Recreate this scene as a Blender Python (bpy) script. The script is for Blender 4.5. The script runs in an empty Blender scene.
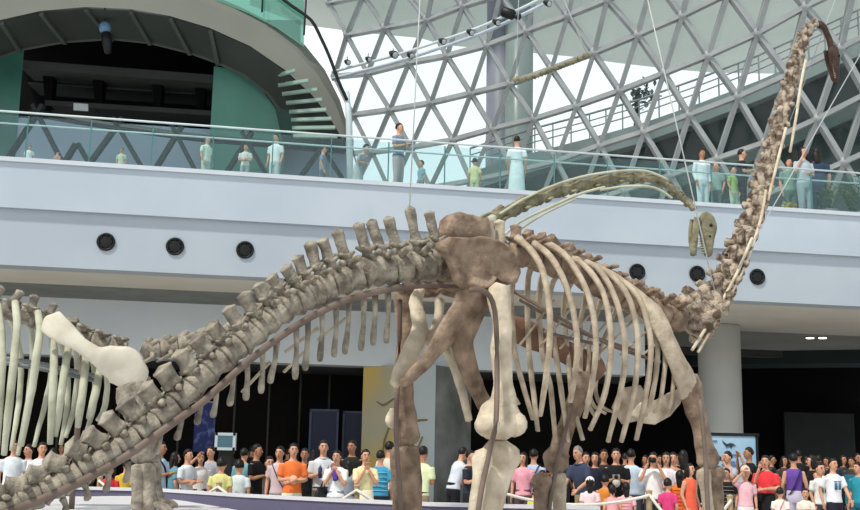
import bpy, bmesh, math, random
from mathutils import Vector, Matrix, noise
random.seed(7)
S = bpy.context.scene
COL = S.collection
V = Vector
R = math.radians

# ------------------------------------------------------------------ camera
PITCH, ROLL, F, HC = R(10.5), .02, 1100.0, 1.4
_d = V((0, math.cos(PITCH), math.sin(PITCH)))
_r0 = V((1, 0, 0)); _u0 = V((0, -math.sin(PITCH), math.cos(PITCH)))
CR = _r0*math.cos(ROLL) + _u0*math.sin(ROLL)
CU = _u0*math.cos(ROLL) - _r0*math.sin(ROLL)
CAMP = V((0, 0, HC))
def ray(x, y): return _d + CR*((x-430)/F) - CU*((y-255)/F)
def P(x, y, Y):                      # measured photo position at a known distance
    v = ray(x, y); return CAMP + v*(Y/v.y)
def PZ(x, y, z):
    v = ray(x, y); return CAMP + v*((z-HC)/v.z)
def PP(x, y, o, n):                  # on the vertical plane through o with normal n
    v = ray(x, y); return CAMP + v*(((V(o)-CAMP).dot(n))/v.dot(n))
cam = bpy.data.cameras.new('camera'); camo = bpy.data.objects.new('camera', cam); COL.objects.link(camo)
cam.sensor_width = 36; cam.lens = 36*F/860; cam.clip_end = 500
m = Matrix.Identity(4)
for i in range(3):
    m[i][0] = CR[i]; m[i][1] = CU[i]; m[i][2] = -_d[i]; m[i][3] = CAMP[i]
camo.matrix_world = m
S.camera = camo

# ------------------------------------------------------------------ materials
def lin(h):
    if isinstance(h, str):
        h = h.lstrip('#'); c = [int(h[i:i+2], 16)/255 for i in (0, 2, 4)]
    else: c = [k/255 for k in h]
    return tuple((k/12.92 if k <= .04045 else ((k+.055)/1.055)**2.4) for k in c) + (1,)
_M = {}
def mat(key, c1, c2=None, scale=6, rough=.7, bump=0, metal=0, detail=4, spec=.3, lo=.35, hi=.65):
    if key in _M: return _M[key]
    m = bpy.data.materials.new(key); m.use_nodes = True; _M[key] = m
    n = m.node_tree.nodes; L = m.node_tree.links; b = n['Principled BSDF']
    b.inputs['Roughness'].default_value = rough; b.inputs['Metallic'].default_value = metal
    b.inputs['Specular IOR Level'].default_value = spec
    c1 = lin(c1); c2 = lin(c2) if c2 else tuple(k*.86 for k in c1[:3])+(1,)
    tc = n.new('ShaderNodeTexCoord'); nz = n.new('ShaderNodeTexNoise')
    nz.inputs['Scale'].default_value = scale; nz.inputs['Detail'].default_value = detail
    L.new(tc.outputs['Object'], nz.inputs['Vector'])
    cr = n.new('ShaderNodeValToRGB'); cr.color_ramp.elements[0].color = c1; cr.color_ramp.elements[1].color = c2
    cr.color_ramp.elements[0].position = lo; cr.color_ramp.elements[1].position = hi
    L.new(nz.outputs['Fac'], cr.inputs['Fac']); L.new(cr.outputs['Color'], b.inputs['Base Color'])
    if bump:
        n2 = n.new('ShaderNodeTexNoise'); n2.inputs['Scale'].default_value = scale*4; n2.inputs['Detail'].default_value = 5
        L.new(tc.outputs['Object'], n2.inputs['Vector'])
        bp = n.new('ShaderNodeBump'); bp.inputs['Strength'].default_value = bump; bp.inputs['Distance'].default_value = .02
        L.new(n2.outputs['Fac'], bp.inputs['Height']); L.new(bp.outputs['Normal'], b.inputs['Normal'])
    return m
def glass_mat(key, tint, haze, hazef, gloss=.06):
    m = bpy.data.materials.new(key); m.use_nodes = True; n = m.node_tree.nodes; L = m.node_tree.links
    n.clear(); out = n.new('ShaderNodeOutputMaterial')
    t = n.new('ShaderNodeBsdfTransparent'); t.inputs[0].default_value = lin(tint)
    g = n.new('ShaderNodeBsdfGlossy'); g.inputs['Roughness'].default_value = .05; g.inputs[0].default_value = (.9, .95, 1, 1)
    d = n.new('ShaderNodeBsdfDiffuse'); d.inputs[0].default_value = lin(haze)
    a = n.new('ShaderNodeMixShader'); a.inputs[0].default_value = hazef
    L.new(t.outputs[0], a.inputs[1]); L.new(d.outputs[0], a.inputs[2])
    b = n.new('ShaderNodeMixShader'); b.inputs[0].default_value = gloss
    L.new(a.outputs[0], b.inputs[1]); L.new(g.outputs[0], b.inputs[2]); L.new(b.outputs[0], out.inputs[0])
    return m
def emit_mat(key, c, s):
    m = bpy.data.materials.new(key); m.use_nodes = True; b = m.node_tree.nodes['Principled BSDF']
    b.inputs['Base Color'].default_value = lin(c); b.inputs['Emission Color'].default_value = lin(c); b.inputs['Emission Strength'].default_value = s
    return m
def cloth(c):
    return mat('fabric_'+c.lstrip('#'), c, None, 9, .85, .15)

# ------------------------------------------------------------------ mesh helpers
def perp(t, hint):
    a = hint - t*hint.dot(t)
    if a.length < 1e-4:
        h = V((1, 0, 0)) if abs(t.x) < .8 else V((0, 1, 0)); a = h - t*h.dot(t)
    return a.normalized()
def smooth_path(pts, radii, sub):
    if sub <= 1 or len(pts) < 3: return pts, radii
    P_, R_ = [], []
    n = len(pts)
    for i in range(n-1):
        p0, p1, p2, p3 = pts[max(i-1, 0)], pts[i], pts[i+1], pts[min(i+2, n-1)]
        for k in range(sub):
            t = k/sub
            P_.append(.5*((2*p1)+(p2-p0)*t+(2*p0-5*p1+4*p2-p3)*t*t+(3*p1-p0-3*p2+p3)*t**3))
            s = t*t*(3-2*t)
            R_.append(tuple(radii[i][j]*(1-s)+radii[i+1][j]*s for j in (0, 1)))
    P_.append(pts[-1]); R_.append(radii[-1])
    return P_, R_
class MB:
    def __init__(s): s.bm = bmesh.new()
    def loft(s, pts, radii, hint=V((0, 0, 1)), n=8, sub=1, dome=.5, fixed=False):
        """sweep of ellipses: radius tuple (along hint, across)"""
        pts = [V(p) for p in pts]
        radii = [(q, q) if not isinstance(q, (tuple, list)) else tuple(q) for q in (radii if isinstance(radii, (list, tuple)) else [radii]*len(pts))]
        pts, radii = smooth_path(pts, radii, sub)
        bm = s.bm; rings = []; N = len(pts)
        for i, p in enumerate(pts):
            t = (pts[min(i+1, N-1)] - pts[max(i-1, 0)])
            t = t.normalized() if t.length > 1e-9 else V((0, 0, 1))
            a = perp(t, hint); b = t.cross(a)
            if fixed: a = hint.normalized(); b = V((a.y, -a.x, 0)) if abs(a.z) < .5 else b
            ra, rb = radii[i]
            rings.append([bm.verts.new(p + a*(ra*math.cos(2*math.pi*k/n)) + b*(rb*math.sin(2*math.pi*k/n))) for k in range(n)])
        for i in range(N-1):
            for k in range(n):
                bm.faces.new((rings[i][k], rings[i][(k+1) % n], rings[i+1][(k+1) % n], rings[i+1][k]))
        for e, sg in ((0, -1), (N-1, 1)):
            j = 1 if e == 0 else N-2
            t = (pts[e]-pts[j]).normalized()
            c = bm.verts.new(pts[e] + t*(dome*min(radii[e])))
            for k in range(n):
                f = (rings[e][k], rings[e][(k+1) % n], c)
                bm.faces.new(f if sg > 0 else f[::-1])
        return s
    def ell(s, c, r, M=None, seg=10, rings=7):
        c = V(c); r = (r, r, r) if not isinstance(r, (tuple, list)) else r
        M = M or Matrix.Identity(3)
        bm = s.bm; rg = []
        top = bm.verts.new(c + M @ V((0, 0, r[2]))); bot = bm.verts.new(c + M @ V((0, 0, -r[2])))
        for i in range(1, rings):
            ph = math.pi*i/rings
            rg.append([bm.verts.new(c + M @ V((r[0]*math.sin(ph)*math.cos(2*math.pi*k/seg), r[1]*math.sin(ph)*math.sin(2*math.pi*k/seg), r[2]*math.cos(ph)))) for k in range(seg)])
        for k in range(seg):
            k2 = (k+1) % seg
            bm.faces.new((top, rg[0][k], rg[0][k2])); bm.faces.new((bot, rg[-1][k2], rg[-1][k]))
            for i in range(len(rg)-1): bm.faces.new((rg[i][k], rg[i+1][k], rg[i+1][k2], rg[i][k2]))
        return s
    def box(s, c, sz, M=None):
        c = V(c); M = M or Matrix.Identity(3)
        v = [s.bm.verts.new(c + M @ V((x*sz[0]/2, y*sz[1]/2, z*sz[2]/2))) for x in (-1, 1) for y in (-1, 1) for z in (-1, 1)]
        for f in ((0, 1, 3, 2), (4, 6, 7, 5), (0, 4, 5, 1), (2, 3, 7, 6), (0, 2, 6, 4), (1, 5, 7, 3)): s.bm.faces.new([v[i] for i in f])
        return s
    def prism(s, pts, ext):
        """polygon of world points extruded by the vector ext"""
        a = [s.bm.verts.new(V(p)) for p in pts]; b = [s.bm.verts.new(V(p)+V(ext)) for p in pts]; n = len(a)
        s.bm.faces.new(a); s.bm.faces.new(b[::-1])
        for k in range(n): s.bm.faces.new((a[k], b[k], b[(k+1) % n], a[(k+1) % n]))
        return s
    def bar(s, a, b, w, h=None, up=V((0, 0, 1))):
        a, b = V(a), V(b); t = (b-a).normalized(); u = perp(t, up); v = t.cross(u); h = h or w
        q = [[s.bm.verts.new(p + u*(h/2*i) + v*(w/2*j)) for i, j in ((1, 1), (1, -1), (-1, -1), (-1, 1))] for p in (a, b)]
        s.bm.faces.new(q[0]); s.bm.faces.new(q[1][::-1])
        for k in range(4): s.bm.faces.new((q[0][k], q[1][k], q[1][(k+1) % 4], q[0][(k+1) % 4]))
        return s
    def strip(s, A, B):
        a = [s.bm.verts.new(V(p)) for p in A]; b = [s.bm.verts.new(V(p)) for p in B]
        for k in range(len(a)-1): s.bm.faces.new((a[k], a[k+1], b[k+1], b[k]))
        return s
    def plate(s, pts, nrm, th, rings=((1, 0), (.93, .75), (.6, 1))):
        """a domed plate: outline points, normal, half thickness"""
        pts = [V(p) for p in pts]; c = sum(pts, V())/len(pts); bm = s.bm
        out = [bm.verts.new(p) for p in pts]; n = len(pts)
        for sg in (1, -1):
            prev = out
            for k, (sc, h) in enumerate(rings[1:]):
                cur = [bm.verts.new(c+(p-c)*sc + nrm*(th*h*sg)) for p in pts]
                for i in range(n): bm.faces.new((prev[i], prev[(i+1) % n], cur[(i+1) % n], cur[i]))
                prev = cur
            cc = bm.verts.new(c+nrm*(th*sg))
            for i in range(n): bm.faces.new((prev[i], prev[(i+1) % n], cc))
        return s
    def rough(s, amp, freq=8):
        for v in s.bm.verts:
            o = V(noise.noise_vector(v.co*freq)); v.co += o*amp
        return s
    def mesh(s, name, smooth=True, off=V()):
        bmesh.ops.recalc_face_normals(s.bm, faces=s.bm.faces)
        me = bpy.data.meshes.new(name)
        if off.length: bmesh.ops.translate(s.bm, vec=-off, verts=s.bm.verts)
        s.bm.to_mesh(me); s.bm.free()
        if smooth: me.polygons.foreach_set('use_smooth', [True]*len(me.polygons))
        return me
def origin_of(parent):
    while parent.parent: parent = parent.parent
    return parent.location.copy()
def obj(name, mb, material, parent=None, smooth=True, label=None):
    if parent is not None: off = origin_of(parent)
    else:
        xs = [v.co for v in mb.bm.verts]
        lo = [min(v[i] for v in xs) for i in range(3)]; hi = [max(v[i] for v in xs) for i in range(3)]
        off = V(((lo[0]+hi[0])/2, (lo[1]+hi[1])/2, lo[2]))
    me = mb.mesh(name, smooth, off); me.materials.append(material)
    o = bpy.data.objects.new(name, me); COL.objects.link(o)
    if parent is not None: o.parent = parent
    else: o.location = off
    if label: o['label'] = label
    return o
def thing(name, label, cat, loc=(0, 0, 0), group=None):
    o = bpy.data.objects.new(name, None); COL.objects.link(o); o.location = V(loc); o.empty_display_size = .1
    tag(o, label, cat, group); return o
def tag(o, label, cat, group=None):
    o['label'] = label; o['category'] = cat
    if group: o['group'] = group
    return o
def struct(name, mb, material, parent=None, smooth=False):
    o = obj(name, mb, material, parent, smooth)
    if parent is None: o['kind'] = 'structure'
    return o
# ------------------------------------------------------------------ light
w = bpy.data.worlds.new('sky'); S.world = w; w.use_nodes = True
wb = w.node_tree.nodes['Background']; wb.inputs[0].default_value = (.90, .96, 1.0, 1)
_n, _l = w.node_tree.nodes, w.node_tree.links
_tc = _n.new('ShaderNodeTexCoord'); _sp = _n.new('ShaderNodeSeparateXYZ'); _rp = _n.new('ShaderNodeMapRange'); _rp.interpolation_type = 'SMOOTHSTEP'
_l.new(_tc.outputs['Generated'], _sp.inputs[0]); _l.new(_sp.outputs['Z'], _rp.inputs['Value'])
_rp.inputs['From Min'].default_value = .38; _rp.inputs['From Max'].default_value = .8; _rp.inputs['To Min'].default_value = 1.25; _rp.inputs['To Max'].default_value = .25
_l.new(_rp.outputs['Result'], wb.inputs[1])
sun = bpy.data.lights.new('sun', 'SUN'); sun.energy = 3.7; sun.angle = R(4); sun.color = (1, .95, .86)
so = bpy.data.objects.new('sun', sun); COL.objects.link(so)
so.rotation_euler = V((.42, .50, -1.0)).to_track_quat('-Z', 'Y').to_euler(); so.location = (-8, -8, 16)

# ------------------------------------------------------------------ setting
M_FLOOR = mat('stone_floor', '#d2d0cc', '#c2c0bc', 1.2, .35)
M_FASC = mat('painted_panel', '#b3bdc8', '#aab5c0', .5, .5)
M_FASC2 = mat('painted_panel_lower', '#aab4bd', '#a2acb6', .5, .5)
M_SOFF = mat('soffit_plaster', '#d6d2c8', '#ccc8be', .5, .8)
M_DARK = mat('dark_interior', '#0a0a0a', '#100f0f', .6, .8, spec=.05)
M_DGLASS = mat('dark_glazing', '#171210', '#0e0c0b', .8, .6, spec=.08)
M_STEELW = mat('white_steel', '#999e9f', '#8b9091', 2, .45)
M_STEELG = mat('green_black_steel', '#0d1614', '#080f0d', 2, .5)
M_GREY = mat('grey_metal', '#7d8284', '#6c7173', 2, .5)
mb = MB().box((0, 14, -.1), (60, 52, .2)); struct('floor', mb, M_FLOOR)

TB = .185; NB = V((-math.sin(math.atan(TB)), math.cos(math.atan(TB)), 0)); DB = V((NB.y, -NB.x, 0))
OB = V((0, 25.7, 0))
def BL(x, off, z):                   # point along the balcony line at world x, set back by off
    return V((x, 25.7+TB*x+off, z))
X0, X1 = -16, 17
ZK, ZM, ZS = 7.88, 6.73, 5.45
def slab(y0, y1, z0, z1, x0=X0, x1=X1, cuts=None):
    return MB().prism([BL(x0, y0, z0), BL(x0, y1, z0), BL(x0, y1, z1), BL(x0, y0, z1)], V((x1-x0, TB*(x1-x0), 0)))
struct('wall_upper', slab(0, .6, ZM, ZK-.1), M_FASC)
struct('trim_1', slab(-.06, .5, ZK-.1, ZK), mat('kerb_white', '#c3ccd4', '#bcc5cd', 1, .5))
struct('wall_lower', slab(.12, .7, ZS, ZM), M_FASC2)
struct('floor_upper', slab(.5, 16, ZK-.4, ZK-.14), M_FLOOR)
struct('ceiling', slab(.7, 3.0, ZS+.02, ZS+.25), M_SOFF)
struct('ceiling_inner', slab(6.3, 15, ZS+.02, ZS+.25), mat('soffit_deep_shaded', '#9a9892', '#8e8c86', .5, .8))  # same soffit, darker: the fading light towards the back is in the colour
struct('ceiling_right', slab(3.0, 6.3, ZS+.02, ZS+.25, 5.6, X1), M_SOFF)
g = MB()
for k in range(22):
    y = 3.06+k*.15
    g.prism([BL(X0, y, ZS+.02), BL(X0, y+.06, ZS+.02), BL(X0, y+.06, ZS+.16), BL(X0, y, ZS+.16)], V((5.6-X0, TB*(5.6-X0), 0)))
struct('ceiling_grille', g, mat('grille_slat', '#8f9290', '#7e817f', 1, .6))
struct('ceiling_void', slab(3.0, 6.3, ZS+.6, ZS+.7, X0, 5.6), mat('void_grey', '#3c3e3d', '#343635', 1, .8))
struct('wall_beam', slab(5.55, 6.3, 3.93, ZS+.3, X0, 6.4), mat('beam_pale', '#dbe2e6', '#d2d9de', .5, .5))
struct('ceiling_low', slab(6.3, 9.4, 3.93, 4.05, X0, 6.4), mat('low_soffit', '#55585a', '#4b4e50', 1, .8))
# rear wall of dark glazing with its seams
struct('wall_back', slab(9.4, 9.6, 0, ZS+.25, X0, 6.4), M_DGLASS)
seam = MB()
for px in (235, 269, 300, 329, 180, 120, 60):
    a = PP(px, 400, BL(0, 9.36, 0), NB); seam.bar(V((a.x, a.y, 0)), V((a.x, a.y, 3.95)), .05, .06, DB)
struct('trim_2', seam, mat('seam_bronze', '#3a3632', '#2c2926', 3, .4))
struct('wall_back_right', slab(14, 14.2, 0, ZS+.25, 6.0, X1+3), M_DARK)
struct('wall_inner_right', MB().prism([BL(6.4, 9.4, 0), BL(6.4, 9.4, ZS), BL(6.4, 14, ZS), BL(6.4, 14, 0)], V((.15, .03, 0))), M_DARK)
a = PP(783, 412, BL(0, 13.6, 0), NB); b = PP(856, 462, BL(0, 13.6, 0), NB)
struct('trim_3', MB().box(((a.x+b.x)/2, (a.y+b.y)/2, a.z/2), (b.x-a.x, .1, a.z), Matrix.Rotation(math.atan(TB), 3, 'Z')), mat('inner_screen', '#2e312f', '#262928', 1, .6))
struct('trim_4', slab(11.4, 11.7, 5.22, ZS+.1, 6.5, X1), mat('rear_beam', '#4d4c49', '#444340', 1, .8))
struct('wall_side_right', MB().box((19.5, 33, 4), (.3, 16, 8)), M_DARK)
struct('wall_side_left', MB().box((-17.5, 30, 4), (.3, 16, 8)), M_DARK)

# round column under the balcony on the right
c = P(720.5, 400, 32.6); 
col = MB().loft([(c.x, c.y, 0), (c.x, c.y, .15), (c.x, c.y, .16), (c.x, c.y, ZS)], [.66, .66, .62, .62], hint=V((1, 0, 0)), n=48, dome=0)
tag(obj('round_column', col, mat('column_plaster', '#d4d4d0', '#c8c8c4', .7, .6)), 'thick pale grey round column holding up the balcony behind the foreleg', 'column')
# painted pier: two faces meeting at an edge
def mural_mat():
    m = mat('mural_yellow', '#d0b266', '#b3ad92', .55, .6, detail=6, lo=.45, hi=.62); n = m.node_tree.nodes; L = m.node_tree.links
    b = n['Principled BSDF']; src = b.inputs['Base Color'].links[0].from_socket
    tc = n.new('ShaderNodeTexCoord'); sp = n.new('ShaderNodeSeparateXYZ'); L.new(tc.outputs['Object'], sp.inputs[0])
    nz = n.new('ShaderNodeTexNoise'); nz.inputs['Scale'].default_value = .9; nz.inputs['Detail'].default_value = 6; L.new(tc.outputs['Object'], nz.inputs['Vector'])
    ad = n.new('ShaderNodeMath'); ad.operation = 'MULTIPLY_ADD'; L.new(nz.outputs['Fac'], ad.inputs[0]); ad.inputs[1].default_value = .9; L.new(sp.outputs['X'], ad.inputs[2])
    mr = n.new('ShaderNodeMapRange'); L.new(ad.outputs[0], mr.inputs['Value']); mr.inputs['From Min'].default_value = -.72; mr.inputs['From Max'].default_value = -.2
    mx = n.new('ShaderNodeMix'); mx.data_type = 'RGBA'; L.new(mr.outputs[0], mx.inputs[0]); L.new(src, mx.inputs[6]); mx.inputs[7].default_value = lin('#b9c2c4'); L.new(mx.outputs[2], b.inputs['Base Color'])
    return m
def pier():
    a = P(362, 420, 31.2); b = P(435, 420, 30.4); c = P(471, 420, 32.0)
    t = thing('mural_pillar', 'wide square pillar painted with a faded yellow and blue ink mural', 'pillar', (b.x, b.y+1, 0))
    h = 3.95
    def face(p, q, name, m):
        d = (q-p); d.z = 0; nn = V((d.y, -d.x, 0)).normalized()
        p0, q0 = V((p.x, p.y, 0)), V((q.x, q.y, 0))
        obj(name, MB().prism([p0, q0, q0+V((0, 0, h)), p0+V((0, 0, h))], -nn*.3), m, t, False)
    face(a, b, 'mural_face', mural_mat())
    face(b, c, 'mural_face', mat('mural_blue', '#8d918f', '#5f605b', .9, .6, detail=7))
    return t, a, b, c
pt, pa, pb, pc = pier()
# brush strokes of the mural on the yellow face
br = MB(); dd = (pb-pa); dd.z = 0; nn = V((dd.y, -dd.x, 0)).normalized()
def onface(u, z): q = pa+dd*u; return V((q.x, q.y, z))+nn*.012
for pts in ([(.2, 2.95), (.3, 2.85), (.42, 3.0), (.5, 3.1)], [(.3, 1.5), (.33, 1.9), (.4, 2.3), (.5, 2.5)], [(.36, 2.2), (.44, 2.2), (.5, 2.05)], [(.62, 2.1), (.74, 2.4), (.9, 2.45)], [(.66, 1.5), (.78, 1.7), (.84, 2.0)]):
    br.loft([onface(*q) for q in pts], [(.015, .01), (.035, .01), (.025, .01), (.01, .01)][:len(pts)], hint=V((0, 0, 1)), n=6, sub=4)
obj('brush_stroke', br, mat('mural_ink', '#8f7c50', '#7c6b45', 2, .7), pt, True, 'dark brown painted strokes')

# ---- portholes in the lower fascia
poses = [(106, 242, 'leftmost of three round black vents in fascia left of tail'), (175, 246.5, 'middle of three round black vents in fascia left of tail'),
         (245, 250, 'round black vent in fascia nearest to the rising tail spines'), (637, 272, 'round black vent in fascia just above front ribs'),
         (697, 274, 'round black vent in fascia under the hanging skull'), (757, 277, 'round black vent in fascia behind the upright neck wires')]
M_BLK = mat('matte_black', '#0c0d0e', '#111213', 3, .5); M_RING = mat('ring_grey', '#2c3135', '#24292c', 3, .4)
for x, y, lb in poses:
    c = PP(x, y, BL(0, .12, 0), NB)
    t = thing('air_vent', lb, 'vent', c, 'round vents in the balcony fascia')
    f = -NB
    rg = MB(); n = 32; rs = [(.205, 0), (.205, .04), (.16, .04), (.15, .0)]
    up = V((0, 0, 1)); rings = [[rg.bm.verts.new(c + DB*(r_*math.cos(2*math.pi*k/n)) + up*(r_*math.sin(2*math.pi*k/n)) + f*h) for k in range(n)] for r_, h in rs]
    for i in range(3):
        for k in range(n): rg.bm.faces.new((rings[i][k], rings[i][(k+1) % n], rings[i+1][(k+1) % n], rings[i+1][k]))
    obj('ring', rg, M_BLK, t)
    obj('core', MB().loft([c-f*.01, c+f*.02, c+f*.03], [.15, .15, .12], hint=V((0, 0, 1)), n=28, dome=0), M_BLK, t)
    lv = MB()
    for a in range(8):
        an = a*math.pi/4; q = DB*math.cos(an)+up*math.sin(an); lv.bar(c+q*.115+f*.035, c+q*.165+f*.045, .012, .012, f)
    lv.loft([c+V((0, 0, .115))+f*.04, c+V((0, 0, .116))+f*.041], .01)
    obj('vane', lv, M_RING, t)

# ---- glass balustrade
M_BAL = glass_mat('balustrade_glass', '#e9f4f3', '#a9c6cc', .03, .02)
bt = thing('glass_balustrade', 'long glass balustrade with white handrails along the balcony edge', 'balustrade', BL(0, .1, ZK))
sx = 1.36; x = X0
while x < X1:
    xa, xb = x+.012, x+sx-.012
    obj('glass_panel', MB().prism([BL(xa, .12, ZK-.03), BL(xb, .12, ZK-.03), BL(xb, .12, ZK+1.02), BL(xa, .12, ZK+1.02)], NB*.015), M_BAL, bt, False)
    x += sx
x = X0
while x < X1:
    obj('panel_edge', MB().bar(BL(x-.006, .12, ZK-.02), BL(x-.006, .12, ZK+1.02), .02, .03, DB), mat('glass_edge', '#4e7f7c', '#447370', 3, .3), bt, False); x += sx
M_RAIL = mat('rail_white', '#c3d0d4', '#b9c6ca', 3, .35)
obj('handrail', MB().loft([BL(X0, .13, ZK+1.1), BL(X1, .13, ZK+1.1)], .026, n=10), M_RAIL, bt)
obj('lower_rail', MB().loft([BL(X0, .42, ZK+.9), BL(X1, .42, ZK+.9)], .022, n=8), M_RAIL, bt)

# ---- steel lattice window wall
nodes = {}
def row(k, a0, pts):
    for i, p in enumerate(pts): nodes[(a0+i, k)] = p
row(0, 0, [(453, 140), (492.6, 129), (534, 119), (576.5, 106), (619.5, 91), (664, 73.5), (708, 56), (757, 34), (805, 7)])
row(1, -2, [(353, 115), (390, 110), (431, 103), (471, 93.5), (510, 84), (551.5, 69), (594, 53), (637.6, 35), (682, 16)])
row(2, -1, [(367.6, 73.5), (409, 63), (447, 56), (487, 45.6), (526.5, 31), (567.6, 16), (607, 0)])
row(3, -1, [(347, 35), (385, 28), (427, 20), (463, 6)])
row(-1, 3, [(600, 145.6), (643.5, 132), (689, 115), (737.6, 97), (787.6, 75), (840.6, 48.5)])
row(-2, 6, [(764, 143), (817, 119)])
def solve(A, b):
    n = len(b); M_ = [r[:]+[b[i]] for i, r in enumerate(A)]
    for i in range(n):
        p = max(range(i, n), key=lambda r_: abs(M_[r_][i])); M_[i], M_[p] = M_[p], M_[i]
        for r_ in range(n):
            if r_ != i:
                f = M_[r_][i]/M_[i][i]
                for c_ in range(i, n+1): M_[r_][c_] -= f*M_[i][c_]
    return [M_[i][n]/M_[i][i] for i in range(n)]
def basis(a, k): return [1, a, k, a*a, a*k, k*k]
def fit(c):
    B = [basis(*q) for q in nodes]; y = [nodes[q][c] for q in nodes]
    A = [[sum(r_[i]*r_[j] for r_ in B) for j in range(6)] for i in range(6)]
    return solve(A, [sum(r_[i]*v for r_, v in zip(B, y)) for i in range(6)])
fx, fy = fit(0), fit(1)
def node(a, k):
    if (a, k) in nodes: x, y = nodes[(a, k)]
    else:
        b_ = basis(a, k); x = sum(p*q for p, q in zip(fx, b_)); y = sum(p*q for p, q in zip(fy, b_))
    Y = 40.5 - .93*(a+2) - .1*k
    return x, y, P(x, y, Y)
lat = MB(); jn = MB(); pane = MB()
def keep(a, k):
    x, y, p = node(a, k); return 318 < x < 960 and -75 < y < 262
for a in range(-8, 16):
    for k in range(-6, 7):
        if not keep(a, k): continue
        p = node(a, k)[2]
        for da, dk in ((1, 0), (0, 1), (1, 1)):
            if keep(a+da, k+dk):
                q = node(a+da, k+dk)[2]; lat.bar(p, q, .15, .26, V((0, 1, 0)))
        jn.loft([p+V((0, -.16, 0)), p+V((0, .16, 0))], .15, n=8, dome=.1)
        for tri in (((0, 0), (1, 0), (1, 1)), ((0, 0), (1, 1), (0, 1))):
            if all(keep(a+i, k+j) for i, j in tri):
                pane.bm.faces.new([pane.bm.verts.new(node(a+i, k+j)[2]+V((0, .2, 0))) for i, j in tri])
win = obj('window_1', lat, M_STEELW, None, False); win['kind'] = 'structure'
obj('lattice_joint', jn, M_STEELW, win) if False else None
jm = obj('lattice_joint', jn, M_STEELW, win, True)
pm = obj('window_pane', pane, glass_mat('window_glass', '#f4fafa', '#d5e5e5', .02, .03), win, False)

# ---- roof overhang outside, seen through the lattice
edge = [(250, 5), (303, 25), (365, 33), (420, 38), (444, 45), (532, 53), (576, 57), (618, 63), (679, 70), (720, 73), (800, 74), (900, 70), (1000, 60)]
E_ = [PZ(x, y, 24) for x, y in edge]
ro = MB(); near = [V((p.x*.62, 40.5-p.x*.05, 24)) for p in E_]
ro.strip(E_, near); ro.strip([p+V((0, 0, 1)) for p in E_], [p+V((0, 0, 1)) for p in near]); ro.strip(E_, [p+V((0, 0, 1)) for p in E_])
struct('ceiling_canopy', ro, mat('canopy_soffit', '#b0b3aa', '#a5a89f', .15, .8))
# roof lights in the canopy: bright gaps
# ---- big twin column outside
c1 = P(501, 90, 44); c2 = P(519, 90, 43.3)
t = thing('twin_column', 'tall paired grey columns rising behind the steel lattice', 'column', (c1.x, c1.y, 0))
obj('shaft', MB().loft([(c1.x, c1.y, 0), (c1.x, c1.y, 24)], .62, hint=V((1, 0, 0)), n=32, dome=0), mat('shaft_mauve', '#7c7d8a', '#71727d', .3, .5), t)
obj('shaft', MB().loft([(c2.x, c2.y, 0), (c2.x, c2.y, 24)], .58, hint=V((1, 0, 0)), n=32, dome=0), mat('shaft_green', '#7f8b89', '#727e7c', .3, .3), t)

# ---- ramp with railing
top = [(470, 172), (535, 152), (590, 138), (640, 124), (700, 103), (760, 80), (810, 58), (860, 35), (920, 8)]
YR = lambda x: 41.5 - (x-535)*.012
T_ = [P(x, y, YR(x)) for x, y in top]
rt = thing('access_ramp', 'dark sloping ramp with thin railings climbing behind lattice to the right', 'ramp', (T_[4].x, T_[4].y, T_[0].z-6))
rd = MB()
for i in range(len(T_)-1):
    a, b = T_[i], T_[i+1]
    rd.prism([a, b, b-V((0, 0, .75)), a-V((0, 0, .75))], V((0, 3, 0)))
obj('deck', rd, mat('ramp_edge', '#6f7c7b', '#626f6e', .6, .6), rt, False)
ru = MB()
for i in range(len(T_)-1):
    a, b = T_[i]+V((0, .9, -.7)), T_[i+1]+V((0, .9, -.7))
    ru.prism([a, b, V((b.x, b.y, 5)), V((a.x, a.y, 5))], V((0, 2, 0)))
obj('side_wall', ru, mat('ramp_wall', '#1f302e', '#192826', .3, .6), rt, False)
lg = MB()
for i in range(len(T_)-1):
    a, b = T_[i]+V((0, .35, -2.4)), T_[i+1]+V((0, .35, -2.4))
    lg.prism([a, b, b-V((0, 0, .5)), a-V((0, 0, .5))], V((0, 1, 0)))
obj('side_ledge', lg, mat('ramp_ledge', '#344644', '#2c3c3a', .5, .6), rt, False)
rr = MB()
for h in (1.0, .72, .44):
    rr.loft([p+V((0, .1, h)) for p in T_], .028 if h < .9 else .045, n=6)
obj('ramp_railing', rr, M_GREY, rt)
pp = MB()
for i in range(len(T_)-1):
    for k in range(3):
        q = T_[i].lerp(T_[i+1], k/3)+V((0, .1, 0)); pp.bar(q, q+V((0, 0, 1.0)), .05)
obj('railing_post', pp, M_GREY, rt, False)

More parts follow.
